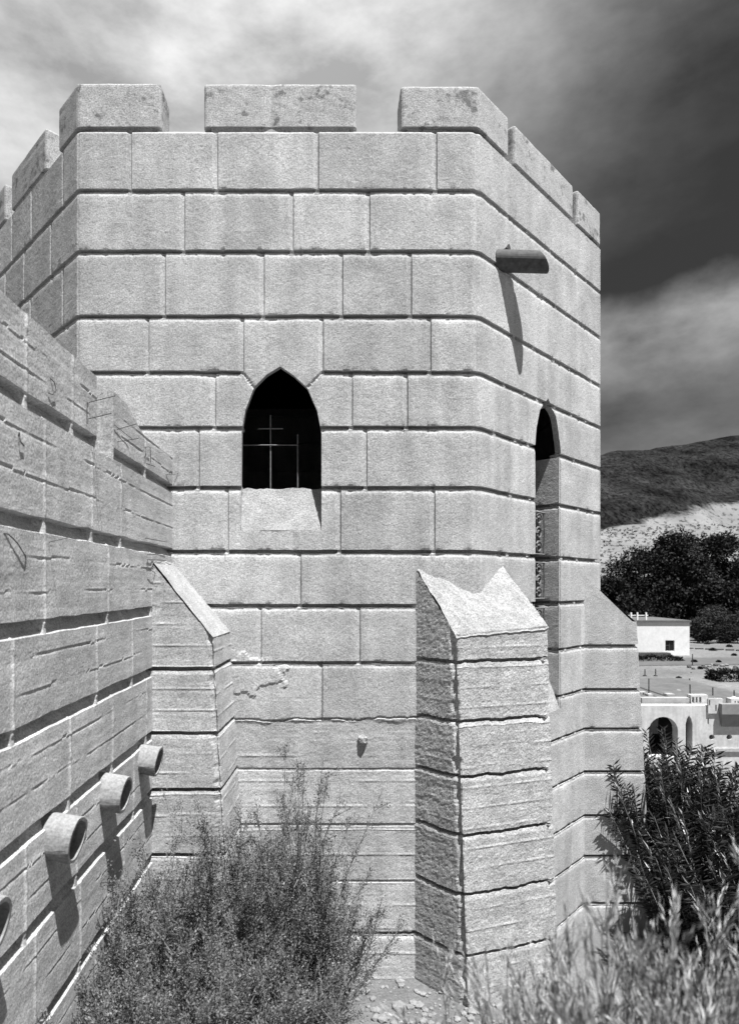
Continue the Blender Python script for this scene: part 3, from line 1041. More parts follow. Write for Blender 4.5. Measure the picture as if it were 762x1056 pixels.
# hills
hx = np.linspace(-1700, 2300, 420); hy = np.concatenate([np.linspace(150, 900, 230), np.linspace(915, 1500, 40)])
X, Y = np.meshgrid(hx, hy)
az = X / Y
dd = Y + fbm(X * .006, Y * .006, 4, 60) * 90
fan = np.clip((dd - 190) / 270, 0, 1)
foot = -3.9 + 56 * fan ** 1.15 * (1 + .25 * (az - .55))
ridge = np.clip((dd - 440) / 300, 0, 1)
sky_h = 119 + (az - .43) * 12 + 24 * np.sin(az * 9 + 1.1) * .4
rug = np.abs(fbm(X * .011 + Y * .002, Y * .006, 5, 33)) * 105 + fbm(X * .05, Y * .05, 4, 35) * 10
Hh = foot + ridge ** .85 * sky_h - rug * np.clip(ridge * 2.2 - .15, 0, 1) * (1 - .75 * ridge) + fbm(X * .02, Y * .02, 5, 37) * 9 * np.clip(ridge * 3, 0, 1)
Hh = Hh + fbm(X * .03, Y * .03, 4, 38) * 3.0 * np.clip(fan * 4, 0, 1)
Hh = Hh - np.clip((dd - 780) / 400, 0, 1) * 120
Hh = np.where(Y < 160, -6, Hh - .2)
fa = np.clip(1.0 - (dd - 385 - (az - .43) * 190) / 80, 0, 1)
G = np.stack([X, Y, Hh], -1)
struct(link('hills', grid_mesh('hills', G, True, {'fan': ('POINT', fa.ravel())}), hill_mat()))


# ================================================================== VEGETATION
def leaf_cloud(name, Cn, D, L, W, tone, mat, root, twist=None):
    """diamond leaves: base points Cn, directions D, lengths L, widths W"""
    n = len(Cn); D = D / np.linalg.norm(D, axis=1)[:, None]
    r = rng.normal(size=(n, 3)); s = np.cross(D, r); s /= np.linalg.norm(s, axis=1)[:, None] + 1e-9
    nn = np.cross(s, D)
    L = np.broadcast_to(L, n)[:, None]; W = np.broadcast_to(W, n)[:, None]
    mid = Cn + D * L * .45 + nn * L * .05
    V = np.stack([Cn, mid + s * W * .5, Cn + D * L, mid - s * W * .5], 1).reshape(-1, 3)
    f = np.arange(4 * n).reshape(n, 4)
    me = np_mesh(name, V, f, False, {'tone': ('FACE', tone)})
    return part(name, me, mat, root)


def rods(name, segs, mat, root):
    """many thin three-sided tapered twigs from (p, q, r0, r1)"""
    p = np.array([s[0] for s in segs]); q = np.array([s[1] for s in segs]); r0 = np.array([s[2] for s in segs])[:, None]; r1 = np.array([s[3] for s in segs])[:, None]
    d = q - p; d /= np.linalg.norm(d, axis=1)[:, None] + 1e-9
    a = np.cross(d, np.array([.3, .5, .81])); a /= np.linalg.norm(a, axis=1)[:, None] + 1e-9; b = np.cross(d, a)
    V = []
    for k in range(3):
        w = a * math.cos(2.094 * k) + b * math.sin(2.094 * k); V += [p + w * r0, q + w * r1]
    V = np.stack(V, 1).reshape(-1, 3); n = len(p); i = np.arange(n)[:, None] * 6
    f = np.concatenate([i + np.array([[0, 2, 3, 1]]), i + np.array([[2, 4, 5, 3]]), i + np.array([[4, 0, 1, 5]])], 0)
    return part(name, np_mesh(name, V, f), mat, root)


def shrub(root, base, stems, hgt, spread, leaves, leaf=(.016, .006), mat='shrub', lean=(0, 0), seed=0, twig=.22, fuzz=.03, low=.12, xmin=-1.06, ymax=9):
    """many-stemmed desert shrub: curved stems, side twigs, tiny leaves along the twigs"""
    R = np.random.default_rng(seed)
    segs = []; LC, LD = [], []
    tw = []
    for i in range(stems):
        a = R.uniform(0, 2 * math.pi); k = math.sqrt(R.uniform(.0, 1))
        tilt = k * spread
        d = np.array([math.cos(a) * tilt + lean[0], math.sin(a) * tilt + lean[1], 1.0]); d /= np.linalg.norm(d)
        ln = hgt * (.58 + .42 * R.random() ** 1.3) * (1 - .22 * k)
        p = np.array(base) + np.array([math.cos(a), math.sin(a), 0]) * R.uniform(0, .16); p[2] = float(ground_z(p[0], p[1])) - .03
        st = 7; r = .006 + .003 * R.random()
        for j in range(st):
            d = d + np.array([R.normal(0, .09), R.normal(0, .09), .07]); d /= np.linalg.norm(d)
            q = p + d * ln / st
            if q[0] < xmin: q[0] = xmin + R.uniform(0, .03)
            if q[1] > ymax: q[1] = ymax - R.uniform(0, .03)
            segs.append((p, q, r * (1 - j / st * .8), r * (1 - (j + 1) / st * .8)))
            if j >= 1:
                for _ in range(4):
                    f0 = R.random(); b = p + (q - p) * f0
                    td = d * .9 + R.normal(0, .55, 3); td[2] += .3; td /= np.linalg.norm(td)
                    tl = twig * R.uniform(.4, 1) * (1.15 - j / st * .6)
                    e = b + td * tl
                    if e[0] < xmin: e[0] = xmin + R.uniform(0, .02)
                    if e[1] > ymax: e[1] = ymax - R.uniform(0, .02)
                    segs.append((b, e, .0022, .001)); tw.append((b, e))
            if j == st - 1: tw.append((p, q + d * .05)); segs.append((q, q + d * .05, .0015, .0007))
            p = q
    tw = np.array(tw)
    wts = R.random(len(tw)) ** 1.5; idx = R.choice(len(tw), leaves, p=wts / wts.sum()); t = R.random(leaves)[:, None] ** .7
    c = tw[idx, 0] + (tw[idx, 1] - tw[idx, 0]) * t + R.normal(0, fuzz * .35, (leaves, 3))
    dd_ = (tw[idx, 1] - tw[idx, 0]); dd_ /= np.linalg.norm(dd_, axis=1)[:, None]
    dd_ = dd_ + R.normal(0, .6, (leaves, 3)); dd_[:, 2] += .25
    c[:, 0] = np.maximum(c[:, 0], xmin); c[:, 1] = np.minimum(c[:, 1], ymax)
    tone = np.clip(R.normal(.5, .25, leaves) , 0, 1)
    rods('stems', segs, M['bark'], root)
    leaf_cloud('foliage', c, dd_, leaf[0] * R.uniform(.6, 1.3, leaves), leaf[1] * R.uniform(.7, 1.3, leaves), tone, M[mat], root)


def place(x, y): return (x, y, float(ground_z(x, y)))


GS = 'desert shrubs along the concrete wall'
for lab, x, y, st, hg, sp, lv, ln, ym in (
        ('wispy tallest shrub against the front wall of the tower', -.34, 3.64, 70, 1.84, .38, 80000, (.05, 0), 4.22),
        ('dense shrub growing under the two far drain pipes', -.74, 3.2, 90, 1.50, .50, 110000, (0, 0), 9),
        ('bushy low shrub nearest the camera at the foot of the wall', -.74, 2.66, 90, 1.0, .68, 100000, (.02, 0), 9),
        ('thin shrub leaning right towards the front buttress', -.22, 3.5, 64, 1.40, .42, 66000, (.13, .02), 4.22),
        ('low twiggy shrub spreading over the gravel in the foreground', -.30, 2.92, 60, .80, .72, 46000, (.03, 0), 9)):
    r = thing('desert_shrub', lab, 'shrub', place(x, y), GS)
    shrub(r, place(x, y), st, hg, sp, lv, leaf=(.0125, .0058), seed=int(lv + st), lean=ln, ymax=ym, fuzz=.04)

# dark long-leaved bush beside the far buttress
def long_leaf_bush(root, base, stems, hgt, spread, seed, nl=110):
    R = np.random.default_rng(seed); segs = []; Cn, D, L, W, tn = [], [], [], [], []
    for i in range(stems):
        a = R.uniform(0, 2 * math.pi); k = math.sqrt(R.random())
        d = np.array([math.cos(a) * k * spread, math.sin(a) * k * spread, 1.]); d /= np.linalg.norm(d)
        p = np.array(base) + np.array([math.cos(a), math.sin(a), 0]) * R.uniform(0, .35)
        p[2] = float(ground_z(p[0], p[1])) - .05
        ln = hgt * R.uniform(.7, 1.) * (1 - .18 * k); st = 6; pts = [p]
        for j in range(st):
            d = d + R.normal(0, .05, 3); d /= np.linalg.norm(d); q = pts[-1] + d * ln / st
            segs.append((pts[-1], q, .010 - .0012 * j, .009 - .0012 * j)); pts.append(q)
        pts = np.array(pts)
        for m_ in range(nl):
            t = (.28 + .72 * (m_ / nl)) * st; j = min(st - 1, int(t)); b = pts[j] + (pts[j + 1] - pts[j]) * (t - j)
            ax = pts[j + 1] - pts[j]; ax /= np.linalg.norm(ax)
            aa = m_ * 2.1 + R.uniform(-.3, .3); s1 = np.cross(ax, [.2, .9, .1]); s1 /= np.linalg.norm(s1); s2 = np.cross(ax, s1)
            out_ = s1 * math.cos(aa) + s2 * math.sin(aa)
            D.append(ax * R.uniform(.35, 1.1) + out_); Cn.append(b); L.append(R.uniform(.06, .115)); W.append(R.uniform(.014, .023)); tn.append(R.random())
    rods('stems', segs, M['bark'], root)
    leaf_cloud('foliage', np.array(Cn), np.array(D), np.array(L), np.array(W), np.array(tn), M['oleander'], root)


b = place(3.25, 5.75)
r = thing('leafy_bush', 'tall dark bush with long narrow leaves beside the far buttress', 'bush', b, 'dark long-leaved bushes')
long_leaf_bush(r, b, 240, 1.50 - b[2], .42, 8)
b = place(3.02, 4.8)
r = thing('leafy_bush', 'lower dark long-leaved bush in front of the far buttress', 'bush', b, 'dark long-leaved bushes')
long_leaf_bush(r, b, 150, .90 - b[2], .40, 9)
b = place(3.5, 4.9)
r = thing('leafy_bush', 'dark long-leaved bush at the right edge of the picture', 'bush', b, 'dark long-leaved bushes')
long_leaf_bush(r, b, 190, 1.30 - b[2], .45, 10)

# pale feathery brush close to the camera (out of focus)
def brush(root, base, stems, hgt, spread, leaves, seed, dry=True):
    R = np.random.default_rng(seed); segs = []; tw = []
    for i in range(stems):
        a = R.uniform(0, 2 * math.pi); k = math.sqrt(R.random())
        d = np.array([math.cos(a) * k * spread, math.sin(a) * k * spread, 1.]); d /= np.linalg.norm(d)
        p = np.array(base) + np.array([math.cos(a), math.sin(a), 0]) * R.uniform(0, .10); p[2] = float(ground_z(p[0], p[1])) - .03
        ln = hgt * R.uniform(.66, 1.) * (1 - .16 * k); st = 6
        for j in range(st):
            d = d + np.array([R.normal(0, .05), R.normal(0, .05), .03]); d /= np.linalg.norm(d); q = p + d * ln / st
            segs.append((p, q, .0028 - .0003 * j, .0026 - .0003 * j))
            if j >= 2: tw.append((p, q))
            if j >= 3:
                for _ in range(3):
                    td = d + R.normal(0, .28, 3); td /= np.linalg.norm(td); e = q + td * R.uniform(.05, .13)
                    segs.append((q, e, .0012, .0006)); tw.append((q, e))
            p = q
    tw = np.array(tw); idx = R.integers(0, len(tw), leaves); t = R.random(leaves)[:, None]
    dd_ = tw[idx, 1] - tw[idx, 0]; dd_ /= np.linalg.norm(dd_, axis=1)[:, None]
    c = tw[idx, 0] + (tw[idx, 1] - tw[idx, 0]) * t + R.normal(0, .003, (leaves, 3))
    dd_ = dd_ + R.normal(0, .17, (leaves, 3))
    rods('stems', segs, M['brush'], root)
    leaf_cloud('foliage', c, dd_, .026 * R.uniform(.5, 1.3, leaves), .0032 * R.uniform(.7, 1.3, leaves), np.clip(R.normal(.5, .28, leaves), 0, 1), M['brush'], root)


for (px, py, y, st, lv, lab) in ((760, 925, 1.30, 60, 13000, 'pale feathery brush clump at the right edge of the foreground, the tallest one'),
                             (655, 942, 1.22, 56, 12000, 'pale feathery brush clump below the dark bush, in the foreground'),
                             (585, 972, 1.36, 40, 8500, 'pale feathery brush clump in front of the foot of the far buttress'),
                             (520, 1000, 1.45, 26, 4500, 'thin pale brush clump before the foot of the front buttress'),
                             (705, 960, 1.02, 50, 11000, 'pale feathery brush clump closest to the camera')):
    t = at(px, py, y); b = place(t.x, t.y)
    r = thing('dry_brush', lab, 'brush', b, 'pale dry brush in the foreground')
    brush(r, b, st, (t.z - b[2]) * 1.06, .20, lv, px)


# far trees
def tree(root, x, y, z0, hgt, rad_, seed, mat='tree', n=5200, ls=.40, trunk=.32, clump=18):
    R = np.random.default_rng(seed)
    bm = bmesh.new(); top = hgt * trunk
    add_tube(bm, [(x, y, z0 - .3), (x + .1, y, z0 + top * .6), (x + R.uniform(-.3, .3), y, z0 + top * 1.4)], [hgt * .03, hgt * .024, hgt * .016], 8)
    cs_ = []
    for k in range(clump):
        a = R.uniform(0, 2 * math.pi); q = math.sqrt(R.random()) * rad_ * .78
        zc = z0 + hgt * R.uniform(.28, .86) - q * .18 * hgt / rad_ * .4
        c = np.array([x + math.cos(a) * q, y + math.sin(a) * q, zc]); cs_.append(c)
        add_tube(bm, [(x, y, z0 + top * R.uniform(.6, 1.2)), ((x + c[0]) / 2, (y + c[1]) / 2, (z0 + top + c[2]) / 2), tuple(c)], [hgt * .012, hgt * .008, hgt * .003], 5)
    cs_.append(np.array([x, y, z0 + hgt * .82]))
    part('trunk', bm_mesh('trunk', bm), M['trunk'], root)
    cs_ = np.array(cs_); rs_ = rad_ * R.uniform(.26, .48, len(cs_))
    idx = R.integers(0, len(cs_), n)
    d = R.normal(size=(n, 3)); d /= np.linalg.norm(d, axis=1)[:, None]
    rr2 = (R.random(n) ** .45)[:, None] * rs_[idx][:, None]
    c = cs_[idx] + d * rr2 * np.array([1, 1, .8]) + R.normal(0, rad_ * .04, (n, 3))
    c[:, 2] = np.maximum(c[:, 2], z0 + .2)
    tn = np.clip(.5 + (R.random(len(cs_))[idx] - .5) * .7 + R.normal(0, .2, n), 0, 1)
    leaf_cloud('crown', c, d + R.normal(0, .6, (n, 3)), ls * R.uniform(.6, 1.4, n), ls * .6 * R.uniform(.6, 1.4, n), tn, M[mat], root)


def far_tree(px, ptop, y, wpx, seed, label, mat='tree', n=5200, base=None, ls=.40, trunk=.22, name='broadleaf_tree', cat='tree', group='dark trees beyond the white house'):
    z0 = float(ground_z((px - PX) * y / F, y)) if base is None else base
    t = at(px, ptop, y); h = t.z - z0
    r = thing(name, label, cat, (t.x, y, z0), group)
    tree(r, t.x, y, z0, h, wpx * y / F, seed, mat, int(n * 2.2), ls, trunk)


far_tree(628, 592, 84, 26, 1, 'dark round tree just behind the right edge of the tower', n=5200)
far_tree(664, 560, 90, 36, 2, 'dark tree standing behind the roof railing of the white house', n=7000)
far_tree(703, 541, 92, 40, 3, 'tallest dark spreading tree behind the white house', n=8500)
far_tree(748, 542, 95, 38, 4, 'tall dark tree at the right edge of the picture, beside the tallest', n=8500)
far_tree(790, 548, 98, 38, 5, 'dark tree cut off by the right edge of the picture', n=5500)
far_tree(690, 600, 84, 30, 6, 'lower dark tree close behind the white house wall', n=5500)
far_tree(735, 600, 82, 30, 7, 'lower dark tree right of the white house, behind the pale bushes', n=5500)
far_tree(645, 612, 80, 24, 8, 'small dark tree between tower and white house roof', n=4200)
for k, (px, pt, y, w, lab, mt) in enumerate(((722, 637, 76, 11, 'pale green bush touching the white house', 'tree2'),
                                        (742, 622, 78, 18, 'mid grey leafy bush below the dark trees', 'tree2'),
                                        (766, 630, 76, 18, 'leafy bush at the right edge below the dark trees', 'tree2'),
                                        (727, 648, 73, 11, 'low dark bush right of the white house', 'tree'),
                                        (752, 647, 73, 16, 'low dark bush near the right edge beside the road', 'tree'))):
    far_tree(px, pt, y, w, 30 + k, lab, mt, 2200, ls=.2, trunk=.1, name='valley_bush', cat='bush', group='bushes below the dark trees')

for k, (px, py, w) in enumerate(((716, 683, 2.2), (722, 690, 1.6), (735, 671, 3), (752, 667, 2.4), (741, 683, 1.5), (729, 664, 2.2), (757, 676, 1.8), (700, 700, 1.6))):
    y = 6.6 * F / (py - PY); x = (px - PX) * y / F; z0 = float(ground_z(x, y)); wd = w * y / F
    r = thing('saltbush', ('small bush just right of the end of the long clipped hedge', 'tiny bush in front of the edging stones, right of the hedge',
        'largest small bush on the open ground right of the white house', 'small bush at the right edge, between tree shade and drive', 'tiny bush just above the edging stones of the drive',
        'small bush close to the right wall corner of the white house', 'small bush above the clipped hedge at the right edge', 'tiny bush on the drive below the long clipped hedge')[k], 'bush', (x, y, z0), 'small bushes on the valley floor')
    n_ = 260; d_ = np.random.default_rng(k).normal(size=(n_, 3)); d_ /= np.linalg.norm(d_, axis=1)[:, None]; d_[:, 2] = np.abs(d_[:, 2])
    leaf_cloud('foliage', np.array([x, y, z0]) + d_ * wd * np.random.default_rng(k + 50).random((n_, 1)) ** .5 * np.array([1, 1, .8]), d_ + .3, .16, .09, np.random.default_rng(k).random(n_), M['tree2'], r)

# scattered scrub on the gravel fan
R = np.random.default_rng(5); n = 2400
sx = R.uniform(.36, .80, n); sy = R.uniform(170, 420, n); X1 = sx * sy
from mathutils.bvhtree import BVHTree
hill_o = bpy.data.objects['hills']
bvh = BVHTree.FromPolygons([v.co[:] for v in hill_o.data.vertices], [p.vertices[:] for p in hill_o.data.polygons])
pts = []
for x, y in zip(X1, sy):
    hit = bvh.ray_cast(Vector((x, y, 900)), Vector((0, 0, -1)))
    if hit[0] is not None: pts.append(hit[0][:])
pts = np.array(pts); rep = 7
c = np.repeat(pts, rep, 0) + R.normal(0, .30, (len(pts) * rep, 3)) * np.array([1, 1, .6]) + np.array([0, 0, .3])
d = R.normal(size=c.shape); d[:, 2] = np.abs(d[:, 2])
r0 = link('scrub', None)
bpy.data.objects.remove(r0)
root0 = bpy.data.objects.new('tmp', None)
o = leaf_cloud('desert_scrub', c, d, .7, .5, R.random(len(c)), M['scrub'], None) if False else None
nq = len(c); D_ = d / np.linalg.norm(d, axis=1)[:, None]; s_ = np.cross(D_, R.normal(size=c.shape)); s_ /= np.linalg.norm(s_, axis=1)[:, None]
V = np.stack([c, c + D_ * .35 + s_ * .3, c + D_ * .8, c + D_ * .35 - s_ * .3], 1).reshape(-1, 3)
o = link('desert_scrub', np_mesh('desert_scrub', V, np.arange(4 * nq).reshape(nq, 4), False, {'tone': ('FACE', R.random(nq))}), M['scrub'])
o['kind'] = 'stuff'; tag(o, 'low desert scrub dotting the pale gravel slope below the hill', 'scrub')
bpy.data.objects.remove(root0)

# ================================================================== VALLEY BUILDINGS
GZ = -3.9
def pxbox(px0, px1, pt, pb, y0, y1):
    a = at(px0, pt, y0); b_ = at(px1, pb, y0); return a.x, b_.x, y0, y1, b_.z, a.z


# white flat-roofed house
wh = thing('white_house', 'small white flat-roofed house with one dark window', 'house', (at(684, 675, 60).x, 61, GZ))
x0, x1, y0, y1, z0, z1 = pxbox(640, 711, 642, 676, 60, 67)
bm = bmesh.new()
wx0, wx1, wz0, wz1 = at(686, 0, 60).x, at(695.5, 0, 60).x, at(0, 671.5, 60).z, at(0, 660.5, 60).z
for q in ((x0, wx0, z0 - .6, z1), (wx1, x1, z0 - .6, z1), (wx0, wx1, z0 - .6, wz0), (wx0, wx1, wz1, z1)): add_box(bm, q[0], q[1], y0, y0 + .25, q[2], q[3])
add_box(bm, x0, x0 + .25, y0 + .25, y1, z0 - .6, z1); add_box(bm, x1 - .25, x1, y0 + .25, y1, z0 - .6, z1); add_box(bm, x0 + .25, x1 - .25, y1 - .25, y1, z0 - .6, z1)
part('wall', bm_mesh('wall', bm), M['limewash'], wh)
wn = part('window', box_mesh('window', wx0, wx1, y0 + .14, y0 + .18, wz0, wz1), M['darkg'], wh)
bm = bmesh.new(); cx = (wx0 + wx1) / 2
add_box(bm, cx - .02, cx + .02, y0 + .10, y0 + .135, wz0, wz1); add_box(bm, wx0, cx - .022, y0 + .10, y0 + .135, (wz0 + wz1) / 2 - .02, (wz0 + wz1) / 2 + .02)
part('frame', bm_mesh('frame', bm), M['wood'], wn)
part('roof', box_mesh('roof', x0 - .05, x1 + .12, y0 - .12, y1 + .1, z1 + .003, z1 + .20), M['roofing'], wh)
bm = bmesh.new()
for px in (651, 657.5, 666.5):
    q = at(px, 640, 60.4); add_box(bm, q.x - .06, q.x + .06, 60.4, 60.52, z1 + .205, z1 + .95)
add_box(bm, at(648, 0, 60.4).x, at(669, 0, 60.4).x, 60.53, 60.57, z1 + .62, z1 + .70)
part('railing', bm_mesh('railing', bm), M['white'], wh)
tr = tag(link('timber_trough', box_mesh('timber_trough', *pxbox(655, 692, 673.5, 677.5, 58.6, 59.4), bevel=.03), M['wood']), 'long dark timber trough at the foot of the white house wall', 'trough')


def hedge(px0, px1, pt, pb, y0, dep, label, name, seed, n=2600):
    R = np.random.default_rng(seed)
    a, b_ = at(px0, pt, y0), at(px1, pb, y0)
    z0 = b_.z; hgt = a.z - z0
    r = thing(name, label, 'hedge', ((a.x + b_.x) / 2, y0 + dep / 2, z0), 'clipped hedges')
    u = R.uniform(-1, 1, (n, 3)); e = np.abs(u).max(1)[:, None]; u = u / np.maximum(e, .01) * R.uniform(.80, 1.04, (n, 1))
    lump = 1 + .10 * np.sin(u[:, 0] * 9 + seed)
    c = np.stack([(a.x + b_.x) / 2 + u[:, 0] * (b_.x - a.x) / 2, y0 + dep / 2 + u[:, 1] * dep / 2, z0 + (u[:, 2] * .5 + .5) * hgt * lump], 1)
    d = u + R.normal(0, .5, (n, 3))
    leaf_cloud('foliage', c, d, .20 * R.uniform(.6, 1.4, n), .13, R.random(n), M['hedge'], r)
    bm = bmesh.new()
    for k in range(9):
        x = a.x + (b_.x - a.x) * (k + .5) / 9
        add_tube(bm, [(x, y0 + dep / 2, z0 - .1), (x + .03, y0 + dep / 2, z0 + hgt * .7)], [.05, .03], 5)
    part('stems', bm_mesh('stems', bm), M['trunk'], r)


hedge(656, 704, 678.5, 690, 55, 1.2, 'long dark clipped hedge in front of the white house', 'clipped_hedge', 3)
hedge(743, 790, 695, 708.5, 43, 1.6, 'dark clipped hedge by the road at the right edge', 'clipped_hedge', 4)

# road: a paler strip sweeping across the valley floor, with low kerb stones
def strip(name, pts, w, mat, lift):
    P_ = np.array(pts, float); d = np.gradient(P_, axis=0); d /= np.linalg.norm(d, axis=1)[:, None]; nrm = np.stack([d[:, 1], -d[:, 0]], 1)
    off = np.linspace(-w / 2, w / 2, 6)
    XY = P_[:, None, :] - nrm[:, None, :] * off[None, :, None]
    zz = ground_z(XY[..., 0], XY[..., 1]) + lift
    me_ = grid_mesh(name, np.concatenate([XY, zz[..., None]], -1)[:, ::-1], True)
    return struct(link(name, me_, mat))


tt = np.linspace(0, 1, 60)
M['road'] = mineral('dirt_road', .10, .15, 3, .12, .6, 0, 0)
strip('road', np.stack([10 + 60 * tt, 52.5 - 3 * tt + 4 * np.sin(tt * 3)], 1), 5.5, M['road'], .03)
M['kerb'] = plain('kerb_stone', .07, .9)
bm = bmesh.new()
q0, q1 = at(711, 668, 0.1), None
for k in range(30):
    f = k / 29; y = 66 - 13 * f; x = (711 - PX) * 66 / F + (23 * f); z = float(ground_z(x, y))
    add_box(bm, x - .42, x + .37, y - .1, y + .1, z - .05, z + .14)
struct(link('kerb', bm_mesh('kerb', bm), M['kerb']))
# posts with rounded feet and small stones along the drive
for k, (px, pt, pb, y, nm, lab) in enumerate(((665, 690, 697, 46, 'short_post', 'short dark post left of the drive below the hedge'),
                                     (676, 689, 696.5, 46, 'short_post', 'short dark post below the middle of the hedge'),
                                     (669, 701, 711, 40, 'short_post', 'thin post just right of the far buttress'),
                                     (711, 703, 714, 40, 'short_post', 'thin post above the white crenellated roofs'),
                                     (714, 682, 694, 52, 'short_post', 'thin post at the right end of the hedge'))):
    a, b_ = at(px, pt, y), at(px, pb, y)
    z = float(ground_z(a.x, y)); hh = a.z - b_.z
    bm = bmesh.new(); add_tube(bm, [(a.x, y, z - .05), (a.x, y, z + .06)], [.16, .14], 8); add_tube(bm, [(a.x, y, z + .05), (a.x, y, z + hh)], [.04, .035], 6)
    tag(link(nm, bm_mesh(nm, bm), M['rust']), lab, 'post', 'posts along the drive')
for k in range(26):
    px = 712 + R.uniform(-2, 46); py = 688 + R.uniform(-2, 6); y = 6.6 * F / (py - PY); x = (px - PX) * y / F; s = R.uniform(.08, .22)
    bm = bmesh.new(); bmesh.ops.create_icosphere(bm, subdivisions=1, radius=s)
    for v_ in bm.verts: v_.co = Vector((v_.co.x * R.uniform(.8, 1.3), v_.co.y * R.uniform(.8, 1.2), v_.co.z * .7))
    o = link('edging_stone', bm_mesh('edging_stone', bm), M['kerb'] if R.random() < .5 else M['stone']); o.location = (x, y, float(ground_z(x, y)) + s * .3)
    tag(o, 'small rough stone in the row edging the drive', 'stone', 'stones edging the drive')

# white courtyard building with arches, slots and stepped parapets
YB = 23.0
cb = thing('courtyard_building', 'low white building with an open arch, slots and stepped parapets', 'building', (at(715, 0, YB).x, YB + 3, GZ))


def wall_with_holes(name, px0, px1, pt, pb, y0, th, holes, mat, parent):
    """plaster wall pierced by outlines given in photo pixels at that depth"""
    outer = [at(px0, pb, y0), at(px1, pb, y0), at(px1, pt, y0), at(px0, pt, y0)]
    bm = bmesh.new()
    ev = []
    def loop(pts):
        vs = [bm.verts.new((p.x, y0, p.z)) for p in pts]
        return [bm.edges.new((vs[i], vs[(i + 1) % len(vs)])) for i in range(len(vs))]
    ev += loop(outer)
    for hl in holes: ev += loop([at(a, b2, y0) for a, b2 in hl])
    bmesh.ops.triangle_fill(bm, use_beauty=True, use_dissolve=False, edges=ev)
    # drop triangles inside holes
    def inside(p, hl):
        c_ = False; q = [at(a, b2, y0) for a, b2 in hl]; j = len(q) - 1
        for i in range(len(q)):
            if (q[i].z > p.z) != (q[j].z > p.z) and p.x < (q[j].x - q[i].x) * (p.z - q[i].z) / (q[j].z - q[i].z) + q[i].x: c_ = not c_
            j = i
        return c_
    kill = [f for f in bm.faces if any(inside(f.calc_center_median(), hl) for hl in holes)]
    bmesh.ops.delete(bm, geom=kill, context='FACES_ONLY')
    fs_ = bm.faces[:]
    r_ = bmesh.ops.extrude_face_region(bm, geom=fs_)
    bmesh.ops.translate(bm, verts=[g for g in r_['geom'] if isinstance(g, bmesh.types.BMVert)], vec=(0, th, 0))
    return part(name, bm_mesh(name, bm), mat, parent)


def arch(px0, px1, pt, pb, n=12, pointed=False):
    r_ = (px1 - px0) / 2; cx = (px0 + px1) / 2
    if pointed: top = [(px1, pt + 9), (px1 - r_ * .35, pt + 3.5), (cx, pt), (px0 + r_ * .35, pt + 3.5), (px0, pt + 9)]
    else: top = [(cx + r_ * math.cos(math.pi * k / n), pt + r_ * .95 - r_ * .95 * math.sin(math.pi * k / n)) for k in range(n + 1)]
    return [(px0, pb), (px1, pb)] + top


def disc(cx, cy, r_): return [(cx + r_ * math.cos(k * math.pi / 6), cy - r_ * .9 * math.sin(k * math.pi / 6)) for k in range(12)]


holes = [arch(669, 699, 739.5, 781), arch(707, 714, 738, 778, pointed=True), disc(734, 760.5, 3.0), disc(752, 760.5, 3.0),
         [(729.5, 747), (731, 747), (731, 741), (729.5, 741)]]
wall_with_holes('wall', 640, 812, 728, 815, YB, .38, holes, M['plaster'], cb)
# the room behind the arch
xa, xb = at(640, 0, YB).x, at(812, 0, YB).x; zt, zb = at(0, 728, YB).z, GZ - .5
bm = bmesh.new()
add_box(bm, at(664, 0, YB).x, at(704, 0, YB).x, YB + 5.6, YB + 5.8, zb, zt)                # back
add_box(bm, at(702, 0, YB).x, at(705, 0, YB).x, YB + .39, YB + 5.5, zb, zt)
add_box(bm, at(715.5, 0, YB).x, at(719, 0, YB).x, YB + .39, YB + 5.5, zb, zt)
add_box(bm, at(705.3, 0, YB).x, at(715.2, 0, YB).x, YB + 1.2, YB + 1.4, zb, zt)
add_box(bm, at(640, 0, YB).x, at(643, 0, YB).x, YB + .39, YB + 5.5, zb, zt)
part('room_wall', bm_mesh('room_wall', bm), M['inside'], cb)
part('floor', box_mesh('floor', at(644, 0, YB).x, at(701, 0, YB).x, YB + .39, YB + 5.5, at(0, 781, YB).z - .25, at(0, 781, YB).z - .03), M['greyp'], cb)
part('room_wall', box_mesh('room_wall', at(719.5, 0, YB).x, at(812, 0, YB).x, YB + .6, YB + .8, zb, zt - .02), M['inside'], cb)  # dark backing added so that the round holes look black
part('lit_wall_block', box_mesh('lit_wall_block', at(664, 0, YB + 1.6).x, at(683.5, 0, YB + 1.6).x, YB + 1.6, YB + 2.2, at(0, 757, YB + 1.6).z, zt - .02), M['plaster2'], cb)  # pale block stands in for the lit part of the room wall
bm = bmesh.new(); bmesh.ops.create_icosphere(bm, subdivisions=2, radius=.16, matrix=Matrix.Translation(at(695, 776, YB + .5)) @ Matrix.Diagonal((1, .8, 1.2, 1)))
for v_ in bm.verts: v_.co += Vector((R.uniform(-1, 1), R.uniform(-1, 1), R.uniform(-1, 1))) * .012
tag(link('pale_sack', bm_mesh('pale_sack', bm), M['plaster2']), 'small pale sack on the floor inside the big arch', 'sack')
part('roof', box_mesh('roof', xa, at(704, 0, YB).x, YB + .39, YB + 3.0, zt - .25, zt - .004), M['roofing'], cb)
part('roof', box_mesh('roof', at(704.2, 0, YB).x, xb, YB + .39, YB + 7.0, zt - .25, zt - .008), M['roofing'], cb)
part('roof', box_mesh('roof', at(640, 0, YB).x, at(704, 0, YB).x, YB + 3.01, YB + 6.2, zt - .3, zt - .02), M['roofing'], cb)


